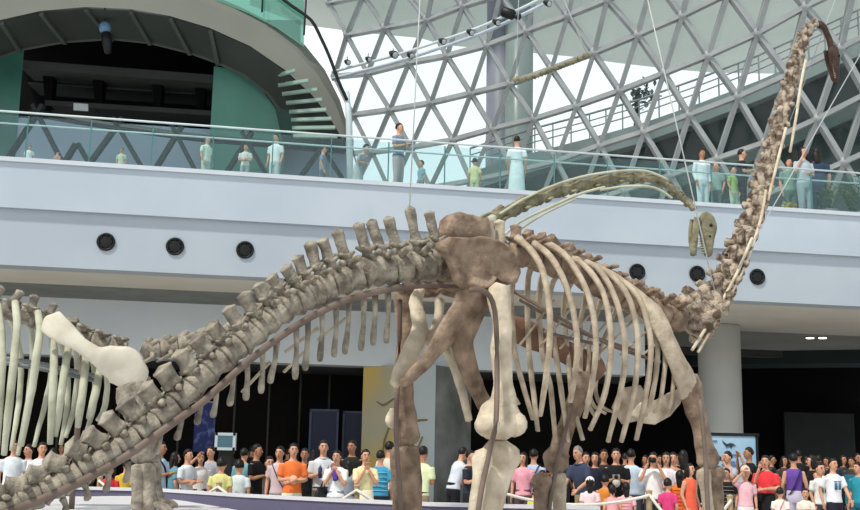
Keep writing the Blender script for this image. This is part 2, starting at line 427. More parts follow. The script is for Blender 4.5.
# ---- dark bracing and wall behind the balcony under the theatre
wl = [P(-40, 110, 34), P(352, 138, 34)]
struct('wall_upper_left', MB().prism([V((wl[0].x, 33.2, ZK-.3)), V((wl[1].x, 34.6, ZK-.3)), V((wl[1].x, 34.6, P(345, 138, 34.6).z)), V((wl[0].x, 33.2, P(-10, 114, 33.2).z))], V((0, .2, 0))), mat('blue_grey_glazing', '#98a3b6', '#8c97aa', .3, .3))
tr = MB(); YT = 31.5
for nx, ny, lx, rx, by in ((38, 113, 6, 62, 162), (118, 126, 88, 141, 166), (177, 134, 155, 195, 170), (247, 140, 226, 266, 174), (322, 148, 300, 342, 178)):
    tr.bar(P(nx+5, ny-8, YT), P(lx, by, YT), .125, .2, V((0, 1, 0))); tr.bar(P(nx-5, ny-8, YT), P(rx, by, YT), .125, .2, V((0, 1, 0)))
tr.bar(P(76, 144, YT), P(64, 164, YT), .13, .2, V((0, 1, 0))); tr.bar(P(78, 144, YT), P(90, 165, YT), .13, .2, V((0, 1, 0)))
tr.loft([P(x, y, YT) for x, y in ((30, 112), (80, 121), (140, 130), (200, 138), (260, 143), (345, 150))], [(.12, .1)]*6, n=8, sub=3)
struct('trim_5', tr, M_STEELG)
# ------------------------------------------------------------------ rounded theatre shell at upper left
dm = thing('dome_theatre', 'rounded beige theatre shell with a dark arched opening above the balcony', 'building', P(120, 140, 31.5))
YA = 30.5
inner = [(-40, 50), (-20, 30), (0, 20), (40, 11), (85, 7), (130, 9), (170, 16), (210, 28), (250, 46), (285, 70), (312, 95), (330, 118), (343, 140)]
outer = [(-60, -40), (-30, -50), (0, -60), (40, -62), (90, -60), (150, -40), (205, -8), (240, 7), (275, 24), (305, 45), (325, 70), (340, 100), (350, 134)]
outer = [(x, y) for x, y in outer]
def ypos(x): return YA + (x-120)*.004
I_ = [P(x, y, ypos(x)) for x, y in inner]; O_ = [P(x, y, ypos(x)+.9) for x, y in outer]
def arc(px, Y): return [P(x, y, Y) for x, y in px]
M_SHELL = mat('shell_beige_shaded', '#73756d', '#696b63', .25, .75)  # beige taken darker: the roof's shade on the shell is in the colour
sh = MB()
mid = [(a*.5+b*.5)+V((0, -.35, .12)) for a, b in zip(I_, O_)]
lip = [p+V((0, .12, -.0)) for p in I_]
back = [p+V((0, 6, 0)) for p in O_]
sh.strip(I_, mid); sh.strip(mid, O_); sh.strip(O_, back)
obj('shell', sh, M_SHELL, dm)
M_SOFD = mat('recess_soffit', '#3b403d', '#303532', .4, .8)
midarc = [(-40, 75), (-10, 60), (20, 49), (65, 41), (112, 38), (150, 42), (190, 52), (218, 62), (245, 75), (268, 93), (282, 112), (292, 130), (298, 150)]
Q_ = [P(x, y, 33.0) for x, y in midarc]
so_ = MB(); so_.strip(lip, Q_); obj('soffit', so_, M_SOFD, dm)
# ribs across the soffit
rb = MB()
for i in range(1, 8): rb.bar(lip[i]+V((0, 0, -.03)), Q_[i]+V((0, 0, -.06)), .12, .12)
rb.loft(Q_, .07, n=6)
obj('soffit_rib', rb, mat('rib_grey', '#4c534f', '#424945', .5, .7), dm, False)
bk = MB(); bk.prism([P(-60, 20, 36.5), P(300, 20, 36.5), P(300, 200, 36.5), P(-60, 200, 36.5)], V((0, .2, 0)))
obj('back_wall', bk, M_DARK, dm, False)
lf = MB()
for (xa, ya, xb, yb, d_, h_) in ((22, 60, 216, 75, 34, .28), (45, 100, 216, 111, 34.5, .16), (28, 82, 216, 94, 35.2, .06)):
    lf.prism([P(xa, ya, d_), P(xb, yb, d_), P(xb, yb, d_)+V((0, 0, -h_)), P(xa, ya, d_)+V((0, 0, -h_))], V((0, 1.2, 0)))
obj('ledge', lf, mat('ledge_grey', '#3a3d3b', '#303331', .6, .8), dm, False)
for x in (48, 98, 157, 200):
    ub = MB().prism([P(x-6, 63+x*.06, 34.6), P(x+6, 63+x*.06, 34.6), P(x+3, 104+x*.05, 34.6), P(x-3, 104+x*.05, 34.6)], V((0, .4, 0)))
    obj('upright', ub, M_DARK, dm, False)
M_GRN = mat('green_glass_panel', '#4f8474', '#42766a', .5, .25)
gp = MB()
gl = [(214, 66), (230, 69), (246, 77), (262, 90), (274, 106), (282, 126), (284, 150)]
gp.strip(arc(gl, 33.4), [V((p.x, p.y+.0, ZK-.2)) for p in arc(gl, 33.4)]); 
gp.strip([P(214, 66, 33.4), P(214, 66, 33.4)+V((0, 3, 0))], [P(214, 150, 33.4), P(214, 150, 33.4)+V((0, 3, 0))])
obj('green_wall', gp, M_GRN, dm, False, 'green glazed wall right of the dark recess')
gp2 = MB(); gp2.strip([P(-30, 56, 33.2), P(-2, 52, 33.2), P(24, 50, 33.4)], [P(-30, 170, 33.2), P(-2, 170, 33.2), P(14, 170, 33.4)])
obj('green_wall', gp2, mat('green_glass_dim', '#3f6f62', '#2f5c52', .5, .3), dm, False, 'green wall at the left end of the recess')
# louvre slats at the right end
lv = MB()
for (xa, ya, xb, yb) in ((273, 74, 299, 68), (278, 83, 312, 78), (282, 92, 321, 87), (286, 101, 326, 97), (289, 110, 330, 107), (291, 118, 335, 116), (292, 126, 339, 125), (293, 134, 341, 134)):
    lv.prism([P(xa, ya, 32.1), P(xb-4, yb+.4, 30.5), P(xb-4, yb+3.4, 30.5), P(xa, ya+3, 32.1)], V((0, .12, 0)))
obj('louvre', lv, mat('louvre_slat', '#8fa79d', '#7f978d', 1, .5), dm, False, 'pale green louvre slats')
lb = MB(); lb.strip([P(265, 66, 33.1), P(300, 66, 32.4), P(345, 140, 32.0)], [P(285, 150, 33.1), P(300, 150, 32.6), P(345, 150, 32.0)])
obj('louvre_backing', lb, mat('louvre_dark', '#2f4a42', '#27413a', .6, .6), dm, False)
# green glass guard above the rim
M_GG = glass_mat('guard_glass', '#7fbfa8', '#4f8d78', .6, .08)
gg = MB(); gl = [(215, 0), (250, 14), (277, 28), (304, 47)]
gg.strip([P(x, y, 31.5) for x, y in gl], [P(x, y-46, 31.5) for x, y in gl])
obj('guard_glass', gg, M_GG, dm, False, 'green glass guard on the shell rim')
gr = MB(); gr.loft([P(x, y, 31.3) for x, y in ((276, -6), (292, 6), (311, 20), (321, 38), (330, 58), (338, 80), (347, 100))], .05, n=8, sub=3)
gr.loft([P(304, 35, 31.3), P(306, 0, 31.3)], .03); gr.loft([P(262, 12, 31.3), P(263, -10, 31.3)], .03)
obj('guard_rail', gr, M_STEELG, dm)
# white sign and hanging lamp in the recess
tag(obj('notice_board', MB().prism([P(73.5, 103, 33.9), P(88, 104, 33.9), P(88, 111, 33.9), P(73.5, 110, 33.9)], V((0, .06, 0))), mat('sign_white', '#b9bfc0', None, 3, .5), None, False), 'small white notice hanging at the front of the dark recess', 'sign')
pl = thing('pendant_projector', 'dark pendant projector with bluish dome hanging in the arched opening', 'lamp', P(105, 36, 31.2))
obj('dome', MB().ell(P(105, 28, 31.2), (.19, .19, .21)), mat('lens_blue', '#5f7f96', '#47657c', 4, .2), pl)
obj('housing', MB().loft([P(105.5, 33, 31.2), P(107, 42, 31.2), P(108, 53, 31.2)], [.13, .16, .1], hint=V((1, 0, 0)), n=10), M_BLK, pl)
obj('stem', MB().loft([P(105, 22, 31.2), P(105, 6, 31.2)], .025, n=6), M_BLK, pl)
# pale edge post right of the shell
tag(obj('rim_post', MB().loft([P(347, 92, 31.4), P(349, 120, 31.4), P(350, 178, 31.4)], [(.07, .1), (.1, .12), (.1, .12)], hint=V((1, 0, 0)), n=10), M_RAIL), 'bright white post beside the right foot of the theatre shell', 'post')

# ------------------------------------------------------------------ lighting track with spotlights
def YL(x): return 35 - (x-340)*.012
tk = thing('lighting_track', 'pale curved lighting track crossing the lattice top', 'track', P(440, 45, 34))
tp = [(332, 72), (370, 62), (400, 54), (440, 41), (480, 27), (520, 9), (550, -6), (580, -22)]
obj('rail', MB().loft([P(x, y, YL(x)) for x, y in tp], .05, n=8, sub=3), M_RAIL, tk)
obj('rail', MB().loft([P(x, y+7, YL(x)+.4) for x, y in tp], .06, n=8, sub=3), mat('rail_blue', '#b6c2d0', '#aab7c6', 3, .4), tk)
for x, y, s, lb in ((347, 62, .8, 'small dark spotlight at the left end of the track'), (368, 59, .8, 'second dark spotlight from the left end of the track'), (393, 54, 1.1, 'spotlight cluster over lattice right of the shell'),
                    (410, 55, .9, 'fourth spotlight from the left, at a lattice joint'), (442, 41, .9, 'fifth spotlight from the left on the track'), (470, 32, .9, 'spotlight just left of the twin columns'), (496, 22, .9, 'spotlight left of the big black projector'), (547, 3, .9, 'spotlight at the top right end of the track')):
    q = P(x, y, YL(x)-.1); t = thing('spotlight', lb, 'spotlight', q, 'spotlights on the lighting track')
    ax = V((.5, -.7, -.5)).normalized()
    obj('can', MB().loft([q-ax*.15*s, q, q+ax*.14*s], [.07*s, .11*s, .12*s], n=10), M_BLK, t)
    obj('lens', MB().loft([q+ax*.14*s, q+ax*.16*s], [.1*s, .09*s], n=10), mat('lens_pale', '#aeb6bb', None, 4, .2), t)
    obj('bracket', MB().bar(q, q+V((0, .1, .22)), .04), M_GREY, t, False)
q = P(510, 14, 32.6); t = thing('black_projector', 'large black projector hung beneath lighting track', 'projector', q)
ax = V((.8, -.2, -.35)).normalized()
obj('body', MB().loft([q-ax*.3, q-ax*.22, q+ax*.1, q+ax*.16], [.1, .17, .17, .12], n=10), M_BLK, t)
obj('lens', MB().loft([q+ax*.16, q+ax*.34, q+ax*.36], [.09, .11, .08], n=10), M_RING, t)
obj('yoke', MB().bar(q+V((-.12, 0, 0)), q+V((-.14, .6, .32)), .06), M_BLK, t, False)

# ------------------------------------------------------------------ objects under and on the balcony
def pbox(x0, y0, x1, y1, Y, d, name, m, parent=None):
    a = P(x0, y0, Y); b = P(x1, y1, Y)
    return obj(name, MB().box(((a.x+b.x)/2, Y+d/2, (a.z+b.z)/2), (b.x-a.x, d, abs(a.z-b.z))), m, parent, False)
for x0, x1, y0, lb in ((311, 336, 410, 'dark blue framed panel on rear wall, the fully visible one'), (344, 367, 412, 'dark blue framed panel partly hidden behind the yellow pillar')):
    Y = 32.6 if x0 < 340 else 32.9
    a = P(x0, y0, Y); t = thing('framed_panel', lb, 'panel', (a.x, Y, 0))
    b = P(x1, 470, Y); zt = a.z
    obj('panel', MB().box(((a.x+b.x)/2, Y+.03, zt/2), (b.x-a.x, .05, zt)), mat('panel_navy', '#141c42', '#101736', 1.5, .35), t, False)
    fr = MB()
    for xx in (a.x, b.x): fr.box((xx, Y, zt/2), (.06, .08, zt))
    fr.box(((a.x+b.x)/2, Y, zt), (b.x-a.x+.06, .08, .06)); obj('frame', fr, mat('panel_frame', '#4d5570', '#434b66', 3, .4), t, False)
# monitor on a stand
a = P(225.5, 441.5, 24); t = thing('television_monitor', 'boxy grey television on a stand above children at left', 'television', (a.x, a.y, 0))
s_ = 24/F
bz = MB(); w_, h_ = 20*s_, 17*s_
for sx_ in (-1, 1): bz.box(a+V((sx_*(w_/2-.025), 0, 0)), (.06, .1, h_)); bz.box(a+V((0, 0, sx_*(h_/2-.03))), (w_, .1, .06))
bz.box(a+V((0, .2, 0)), (w_*.8, .3, h_*.8)); bz.box(a+V((0, .07, 0)), (w_, .06, h_))
obj('casing', bz, mat('tv_casing', '#aeb9bd', '#a2adb1', 3, .5), t, False)
obj('screen', MB().box(a+V((0, -.0, .0)), (w_-.1, .09, h_-.1)), emit_mat('tv_screen', '#33525c', .35), t, False)
obj('stand', MB().box((a.x, a.y+.15, (a.z-h_/2)/2), (.28, .28, a.z-h_/2)), M_BLK, t, False)
# blue hanging banner
a = P(206, 402, 27); b = P(206, 452, 27)
t = thing('printed_banner', 'narrow dark blue printed banner hanging behind the television', 'banner', (a.x, a.y, b.z))
obj('cloth', MB().box((a.x, a.y, (a.z+b.z)/2), (.5, .03, a.z-b.z)), mat('banner_print', '#161f4e', '#5b6896', 5, .7, detail=5, lo=.52, hi=.72), t, False)
obj('rod', MB().loft([(a.x-.28, a.y, a.z), (a.x+.28, a.y, a.z)], .02), M_GREY, t)
obj('stand_pole', MB().loft([(a.x, a.y+.05, 0), (a.x, a.y+.05, a.z)], .025), M_GREY, t)
# display board with dinosaur picture
Y = 22.5; a = P(704, 434, Y); b = P(756, 434, Y)
t = thing('display_board', 'pale blue display board showing a small dinosaur silhouette in front of column', 'sign', ((a.x+b.x)/2, Y, 0))
obj('board', MB().box(((a.x+b.x)/2, Y, a.z/2+.15), (b.x-a.x, .06, a.z-.3)), mat('board_blue', '#a9c4d6', '#8fb2cb', 1.4, .5), t, False)
fr = MB(); fr.box(((a.x+b.x)/2, Y, a.z), (b.x-a.x+.1, .1, .06))
for xx in (a.x, b.x): fr.box((xx, Y, a.z/2), (.05, .1, a.z))
obj('frame', fr, M_BLK, t, False)
pic = [(722, 440), (724, 442), (727, 444), (730, 443), (733, 443.5), (736, 446), (733, 445.5), (731.5, 447.5), (731, 449), (730, 446.5), (727.5, 446.5), (727, 449), (726, 446), (723.5, 443.5)]
obj('silhouette', MB().prism([P(x, y, Y-.045) for x, y in pic], V((0, .01, 0))), mat('ink_dark', '#2b3c48', None, 5, .6), t, False, 'dark long-necked dinosaur picture')
for x0, x1, y in ((713, 718, 454), (729, 736, 455), (713, 717, 441), (724, 735, 462), (722, 738, 465)):
    c = P((x0+x1)/2, y, Y-.045); obj('caption_line', MB().box(c, ((x1-x0)*Y/F, .01, .03)), mat('ink_blue', '#4c78a8', None, 5, .6), t, False)
# downlights
for x, lb in ((810, 'left of two small round downlights in the right soffit'), (822.5, 'right of two small round downlights in the right soffit')):
    q = PZ(x, 337.5, ZS+.0); t = thing('downlight', lb, 'ceiling light', q, 'downlights in the soffit')
    obj('trim_ring', MB().loft([q+V((0, 0, -.01)), q+V((0, 0, .02))], .17, hint=V((1, 0, 0)), n=20, dome=0), M_GREY, t)
    obj('lamp', MB().loft([q+V((0, 0, -.03)), q+V((0, 0, -.005))], .12, hint=V((1, 0, 0)), n=20, dome=.1), emit_mat('lamp_glow', '#fff3dd', 6), t)
# turquoise table cloth at far right
a = P(849, 475, 20.6)
t = thing('covered_table', 'table under a turquoise cloth at the right edge', 'table', (a.x+.9, 21.0, 0))
cl = MB().box((a.x+1.0, 21.05, a.z-.28), (1.5, .9, .56)); cl.rough(.015, 5)
obj('cloth', cl, mat('cloth_turquoise', '#1f8296', '#1a7385', 3, .8), t, False)
lgm = [(a.x+.35, 20.7), (a.x+1.65, 20.7), (a.x+.35, 21.4), (a.x+1.65, 21.4)]
for x, y in lgm: obj('table_leg', MB().bar((x, y, 0), (x, y, a.z-.05), .05), M_GREY, t, False)

# ---- exhibition plinths and the low parapet
M_PL = mat('plinth_white', '#d9d8dc', '#cfced4', .8, .5); M_PURP = mat('parapet_purple', '#64617a', '#5a576e', .8, .5)
pw = [(40, 484, 16.5), (155, 488, 16.3), (240, 492.5, 14.75), (330, 497.5, 13.8), (430, 502, 13.1), (500, 504, 13.0), (575, 505.5, 12.95), (600, 507, 12.95)]
A_ = [V((P(x, y, Y).x, Y, .9)) for x, y, Y in pw]
t = thing('parapet', 'low purple parapet with white top edge in front of the crowd', 'low wall', (A_[3].x, A_[3].y, 0))
A_ = [a.lerp(b, k/4) for a, b in zip(A_, A_[1:]) for k in range(4)]+[A_[-1]]
w1 = MB().prism([V((p.x, p.y, 0)) for p in A_]+[V((p.x, p.y+.16, 0)) for p in A_[::-1]], V((0, 0, .86)))
w2 = MB().prism([V((p.x, p.y-.02, .86)) for p in A_]+[V((p.x, p.y+.18, .86)) for p in A_[::-1]], V((0, 0, .04)))
obj('wall_face', w1, M_PURP, t, False); obj('coping', w2, M_PL, t, False, 'white top edge')
B_ = [PZ(85, 496.5, .84), PZ(110, 496, .84), PZ(135, 496, .84), PZ(157, 497.5, .84), PZ(185, 501, .84), PZ(215, 506, .84), PZ(240, 510.5, .84), PZ(275, 522, .84), PZ(300, 540, .84)]
poly = [V((-9, B_[0].y+.1, .84))] + B_ + [V((-9, B_[-1].y, .84))]
tag(obj('white_plinth', MB().prism([V((p.x, p.y, 0)) for p in poly], V((0, 0, .84))), M_PL, None, False), 'white curved plinth at lower left under the left skeleton', 'plinth')
poly = []
for k in range(40):
    an = 2*math.pi*k/40; poly.append(V((1.45+2.6*math.cos(an), 10.95+1.72*math.sin(an), 0)))
tag(obj('low_plinth', MB().prism(poly, V((0, 0, .4))), M_PL, None, False), 'low pale plinth beneath legs of the standing skeleton', 'plinth')

# ---- rope barrier
M_WOOD = mat('post_wood', '#b9a47f', '#a38f6c', 5, .6); M_ROPE = mat('rope_white', '#e6e2d8', '#d8d3c7', 20, .8)
def post(x, y, Y, lb):
    c = P(x, y, Y); t = thing('rope_stanchion', lb, 'stanchion', (c.x, c.y, 0), 'stanchions of the rope barrier')
    obj('pole', MB().loft([(c.x, c.y, .03), (c.x, c.y, c.z-.03), (c.x, c.y, c.z)], [.04, .04, .045], hint=V((1, 0, 0)), n=12), M_WOOD, t)
    obj('base', MB().loft([(c.x, c.y, 0), (c.x, c.y, .03), (c.x, c.y, .05)], [.17, .17, .06], hint=V((1, 0, 0)), n=20, dome=.05), M_GREY, t)
    obj('finial', MB().loft([(c.x, c.y, c.z), (c.x, c.y, c.z+.02)], .047, hint=V((1, 0, 0)), n=12, dome=.3), M_WOOD, t)
    return V((c.x, c.y, c.z-.04))
R0 = post(100, 478, 17.0, 'wooden rope stanchion hidden behind thick tail at left')
R1 = post(219, 484, 15.9, 'wooden rope stanchion in front of child in yellow shirt')
R2 = post(357, 487, 15.3, 'wooden rope stanchion before woman in cream dress')
R3 = post(503, 490, 15.2, 'wooden rope stanchion behind the near hind shin')
R4 = post(649, 492, 15.3, 'pale wooden rope stanchion before woman holding black camera')
R5 = post(730, 497, 15.0, 'wooden rope stanchion just right of the near foreleg')
for a, b, sag, lb in ((R0, R1, .32, 'white rope sagging left of the child in yellow'), (R1, R2, .36, 'white rope sagging in front of the woman in orange'), (R2, R3, .34, 'white rope sagging behind the far hind leg'),
                      (R3, R4, .14, 'white rope stretched before the small girls in pink'), (R4, R5, .4, 'white rope sagging behind the near foreleg')):
    pts = [a.lerp(b, k/14)-V((0, .05, sag*4*(k/14)*(1-k/14))) for k in range(15)]
    tag(obj('barrier_rope', MB().loft(pts, .02, n=6), M_ROPE), lb, 'rope', 'ropes of the barrier')
# ------------------------------------------------------------------ skeletons
M_TAIL = mat('bone_grey_brown', '#a9a192', '#676056', 9, .8, .9, detail=8, lo=.34, hi=.66)
M_BODY = mat('bone_brown_shaded', '#a08b77', '#655447', 6, .8, .9, detail=8, lo=.34, hi=.66)  # brown bone, with shade on hip, back and far leg mixed into the tone
M_PALE = mat('bone_pale', '#d6cab4', '#a39480', 5, .8, .7, detail=8, lo=.36, hi=.72)
M_RIB = mat('bone_rib', '#c6b8a3', '#958674', 7, .8, .6, detail=7, lo=.3, hi=.7)
M_NECK = mat('bone_neck', '#b9aa98', '#5c4d42', 11, .8, 1.0, detail=8, lo=.4, hi=.6)
M_GRN2 = mat('bone_olive', '#98937a', '#5f5c48', 8, .8, .8, detail=8, lo=.3, hi=.7)
M_GRIB = mat('bone_pale_green', '#c2c3b0', '#9b9c86', 4, .8, .4, lo=.3, hi=.7)
M_IRON = mat('iron_armature', '#7a6b62', '#64564d', 4, .6, .2)
M_SKD = mat('skull_brown', '#4e3a32', '#35261f', 8, .7, .4)

class Sk:
    def __init__(s, o, ang):
        a = R(ang); s.o = V(o); s.t = V((math.cos(a), math.sin(a), 0)); s.n = V((math.sin(a), -math.cos(a), 0))
    def __call__(s, x, y, l=0): return PP(x, y, s.o+s.n*l, s.n)
    def mirror(s, p): return p - s.n*(2*((p-s.o).dot(s.n)))
def px_m(p): return (p-CAMP).y/F       # metres per photo pixel at a point

def vertebra(root, sk, c, t, L, rad, kind, m, spine=None, sw=.07, tw=.0, arch=.55, seed=0, zy=1.0):
    """c centre, t axis, L length, rad centrum radius, spine tip (world) or None"""
    up = V((0, 0, 1)); up = (up - t*up.dot(t)).normalized(); lat_ = t.cross(up)
    b = MB()
    st = [-.5, -.44, -.3, 0, .3, .44, .5]; rr = [.88, 1.0, .93, .8, .93, 1.0, .88]
    b.loft([c+t*(L*q) for q in st], [(rad*k, rad*k*.92) for k in rr], hint=up, n=12, dome=.1)
    # arch
    at = c+up*(rad*(1+arch))
    b.loft([c+up*(rad*.6), c+up*(rad*1.15), at], [(L*.36, rad*.55), (L*.3, rad*.4), (L*.36, rad*.34)], hint=t, n=8, dome=.2)
    for sg in (-1, 1):                                   # zygapophyses
        for e in (-1, 1):
            b.loft([at-up*(rad*.25)+lat_*(sg*rad*.25), at+t*(e*L*.42)+lat_*(sg*rad*.34)-up*(rad*.05*e)], [(rad*.2*zy, rad*.2*zy), (rad*.13*zy, rad*.18*zy)], hint=up, n=6)
        if tw:
            b.loft([c+up*(rad*.75)+lat_*(sg*rad*.5), c+up*(rad*1.0)+lat_*(sg*(rad+tw*.5))-t*(L*.08), c+up*(rad*1.0)+lat_*(sg*(rad+tw))-t*(L*.2)], [(rad*.26, L*.2), (rad*.17, L*.13), (rad*.2, L*.17)], hint=up, n=7, sub=2)
    b.rough(rad*.13, 3.2/rad*.35)
    o = obj(kind, b, m, root)
    if spine is not None:
        d = spine-at; ax = t
        s_ = MB(); base = c+up*(rad*(.8+arch))
        q = spine-base
        s_.loft([base, base+q*.35, base+q*.75, base+q*.95, spine], [(sw*.6, sw*.5), (sw*.5, sw*.42), (sw*.54, sw*.45), (sw*.6, sw*.52), (sw*.46, sw*.42)], hint=ax, n=10, sub=2, dome=.5)
        s_.rough(sw*.12, 1.2/sw)
        obj('neural_spine', s_, m, o)
    return o
def interp(path, x):
    for (x0, y0), (x1, y1) in zip(path, path[1:]):
        if (x0-x)*(x1-x) <= 0: return y0+(y1-y0)*(x-x0)/(x1-x0+1e-9)
    (x0, y0), (x1, y1) = path[-2:] if abs(x-path[-1][0]) < abs(x-path[0][0]) else path[:2]
    return y0+(y1-y0)*(x-x0)/(x1-x0)
def bone(root, name, pts, radii, m, hint=V((0, 0, 1)), n=12, sub=4, rough=.006, freq=9, label=None, dome=.5):
    b = MB().loft(pts, radii, hint=hint, n=n, sub=sub, dome=dome).rough(rough, freq)
    return obj(name, b, m, root, True, label)

# ================= the big skeleton
A = Sk((.716, 10.5, 0), 35)
root = thing('dinosaur_skeleton', 'huge long-necked dinosaur skeleton, its tail crossing left and neck rising at right', 'skeleton', (1.2, 10.3, .4))
tailpath = [(470, 262), (439, 264), (425, 266), (412, 267), (398, 269), (386, 270), (372, 271), (358, 276), (344, 279), (331, 283), (318, 291), (304, 298), (288, 306), (274, 316), (262, 326), (247, 338), (234, 350), (220, 361), (203, 377), (188, 392), (173, 405), (158, 419), (141, 433), (125, 445), (106, 458), (87, 469), (68, 480), (47, 491), (28, 500), (9, 508), (-20, 522), (-60, 540)]
tips = [(429, 212), (409.5, 208), (388, 218), (371, 221), (358, 224), (337, 231), (322, 240), (309.5, 243), (297, 257), (285, 267), (271, 276), (257, 285), (243, 294), (228, 308), (211, 325), (195, 338), (179, 352), (162, 369), (144, 386), (125, 402), (106, 417), (87, 433), (68, 447), (47, 462), (28, 475), (7, 488), (-14, 500), (-36, 512)]
cx = []
for i, (tx_, ty_) in enumerate(tips):
    dx = 10+min(i, 14)/14*10.5+(max(i-14, 0)/12*2)
    cx.append(tx_+dx)
cen = [A(x, interp(tailpath, x)) for x in cx]
for i, c in enumerate(cen):
    prv = cen[i-1] if i else A(455, 262); nxt = cen[i+1] if i+1 < len(cen) else c+(c-prv)
    t = (prv-nxt).normalized(); L = (prv-nxt).length/2*.96
    u = px_m(c); rad = (17.5-3.6*min(i/16, 1)) * u
    tip = A(*tips[i])
    sw = (10.5+min(i/14, 1)*3.5+min(max(i-12, 0), 5)*.9)*u
    if i > 14: tip = tip.lerp(c, -.02)
    vertebra(root, A, c, t, L, rad, 'tail_vertebra', M_TAIL, tip, sw, tw=.11 if i < 12 else .04, arch=.5 if i < 12 else .3, seed=i, zy=1 if i < 8 else .7)
chev = [(388, 292, 386, 343), (375, 294, 373, 345), (364, 297, 361, 350), (349, 300, 345, 354), (336, 305, 334, 357), (322, 311, 320, 361), (308, 320, 305, 370), (296, 327, 295, 379), (277, 340, 270, 383), (262, 350, 261, 393), (247, 362, 246, 400), (233, 372, 230, 406), (216, 390, 213, 417), (200, 402, 197, 424), (181, 417, 177, 440), (160, 433, 156, 454), (128, 462, 126, 482), (108, 473, 106, 492), (84, 484, 88, 500), (62, 498, 66, 513)]
for i, (x0, y0, x1, y1) in enumerate(chev):
    a, b = A(x0, y0), A(x1, y1); u = px_m(a)
    bone(root, 'chevron', [a, a.lerp(b, .45)+A.t*(.01), b.lerp(a, .12), b], [(3.6*u, 3*u), (2.7*u, 2.2*u), (3.9*u, 2.6*u), (2.8*u, 2*u)], M_TAIL, hint=A.t, n=8, sub=3, rough=.004)
# dorsal vertebrae, their shadow behind the ribs put into the browner bone colour
dpath = [(500, 256), (516, 255), (530, 257), (546, 262), (562, 268), (578, 275), (594, 283), (610, 291), (626, 299), (642, 305), (658, 312), (674, 318), (690, 322)]
dtips = {1: (516, 226), 2: (527, 232), 3: (540, 235), 4: (549, 238), 5: (567, 247), 6: (586, 257), 7: (602, 268), 8: (617, 276), 9: (634, 285), 10: (650, 292), 11: (668, 301)}
dc = [A(*q) for q in dpath]
for i in range(1, len(dc)-1):
    t = (dc[i+1]-dc[i-1]).normalized(); L = (dc[i+1]-dc[i-1]).length/2*.95; u = px_m(dc[i])
    tip = A(*dtips[i]) if i in dtips else None
    vertebra(root, A, dc[i], t, L, 13*u, 'back_vertebra', M_BODY, tip, 12*u, tw=.2 if i < 7 else .1, arch=.35)
# sacrum block and ilia
b = MB().plate([A(*q) for q in ((442, 240), (443, 230), (444, 221), (447, 214), (454, 212.5), (462, 213), (470, 215), (476, 219), (481, 219), (484, 222), (484, 232), (485, 240), (470, 242), (455, 242))], A.n, .1, ((1, 0), (.985, .6), (.93, .95), (.6, 1))).rough(.03, 7)
obj('sacral_spine', b, M_BODY, root, True, 'fused brown block of sacral spines')
bone(root, 'sacral_spine', [A(490, 242), A(489, 228), A(488, 221)], [(.05, .05), (.045, .05), (.055, .06)], M_RIB, hint=A.t)
bone(root, 'sacral_spine', [A(500, 244), A(500, 230), A(499, 222)], [(.05, .05), (.045, .05), (.055, .06)], M_PALE, hint=A.t)
bone(root, 'sacrum', [A(442, 264), A(470, 260), A(505, 257)], [.17, .16, .14], M_BODY, n=14)
ilp = [(436, 244), (446, 238), (462, 236), (480, 236), (497, 239), (510, 247), (518, 260), (520, 274), (517, 284), (509, 287), (500, 284), (494, 279), (487, 287), (478, 290), (470, 287), (463, 290), (456, 284), (452, 272), (446, 259), (438, 252)]
def ilium(far):
    q = [A(x, y, .40) for x, y in ilp]
    nn = A.n
    if far: q = [A.mirror(p) for p in q]
    b = MB().plate(q, nn, .06, ((1, 0), (.98, .6), (.92, .95), (.75, .7), (.45, .35)))
    bmesh.ops.subdivide_edges(b.bm, edges=b.bm.edges[:], cuts=1, use_grid_fill=True)
    for v in b.bm.verts:                                  # flare of the blade and hip socket
        l = (v.co-A.o).dot(A.n)
    b.rough(.03, 4); b.rough(.012, 12)
    obj('ilium', b, M_BODY, root)
ilium(False); ilium(True)
for l in (.26, -.26):
    bone(root, 'sacral_rib', [A(470, 260, 0), A(472, 262, l*.8), A(474, 264, l*1.45)], [(.07, .12), (.05, .09), (.07, .12)], M_BODY, hint=A.t)
    bone(root, 'sacral_rib', [A(498, 258, 0), A(499, 261, l*.8), A(500, 264, l*1.45)], [(.06, .1), (.04, .08), (.06, .1)], M_BODY, hint=A.t)
# ischia and pubes
bone(root, 'ischium', [A(474, 288, .36), A(468, 303, .33), A(452, 326, .25), A(430, 356, .14), A(412, 375, .08), A(402, 383, .05)], [(.12, .04), (.17, .045), (.13, .045), (.075, .045), (.06, .04), (.045, .03)], M_BODY, hint=A.t, rough=.012)
bone(root, 'ischium', [A(420, 290, -.34), A(416, 303, -.32), A(420, 330, -.22), A(411, 351, -.13), A(400, 373, -.07), A(394, 385, -.05)], [(.05, .06), (.07, .05), (.085, .05), (.085, .05), (.075, .045), (.05, .035)], M_PALE, hint=A.t, rough=.01)
bone(root, 'ischium', [A(440, 300, -.3), A(437, 322, -.26), A(428, 342, -.2)], [(.05, .05), (.04, .04), (.05, .05)], M_PALE, hint=A.t, label='pale link of the far ischium')
bone(root, 'pubis', [A(487, 290, .34), A(472, 318, .26), A(463, 345, .2), A(472, 378, .12), A(482, 400, .08), A(488, 412, .06)], [(.09, .05), (.12, .05), (.12, .05), (.09, .05), (.08, .04), (.06, .04)], M_BODY, hint=A.t, rough=.012)
bone(root, 'pubis', [A(440, 318, -.28), A(446, 345, -.2), A(455, 368, -.12), A(463, 395, -.08), A(469, 421, -.06)], [(.08, .04), (.07, .04), (.05, .04), (.045, .03), (.04, .03)], M_PALE, hint=A.t, rough=.008)
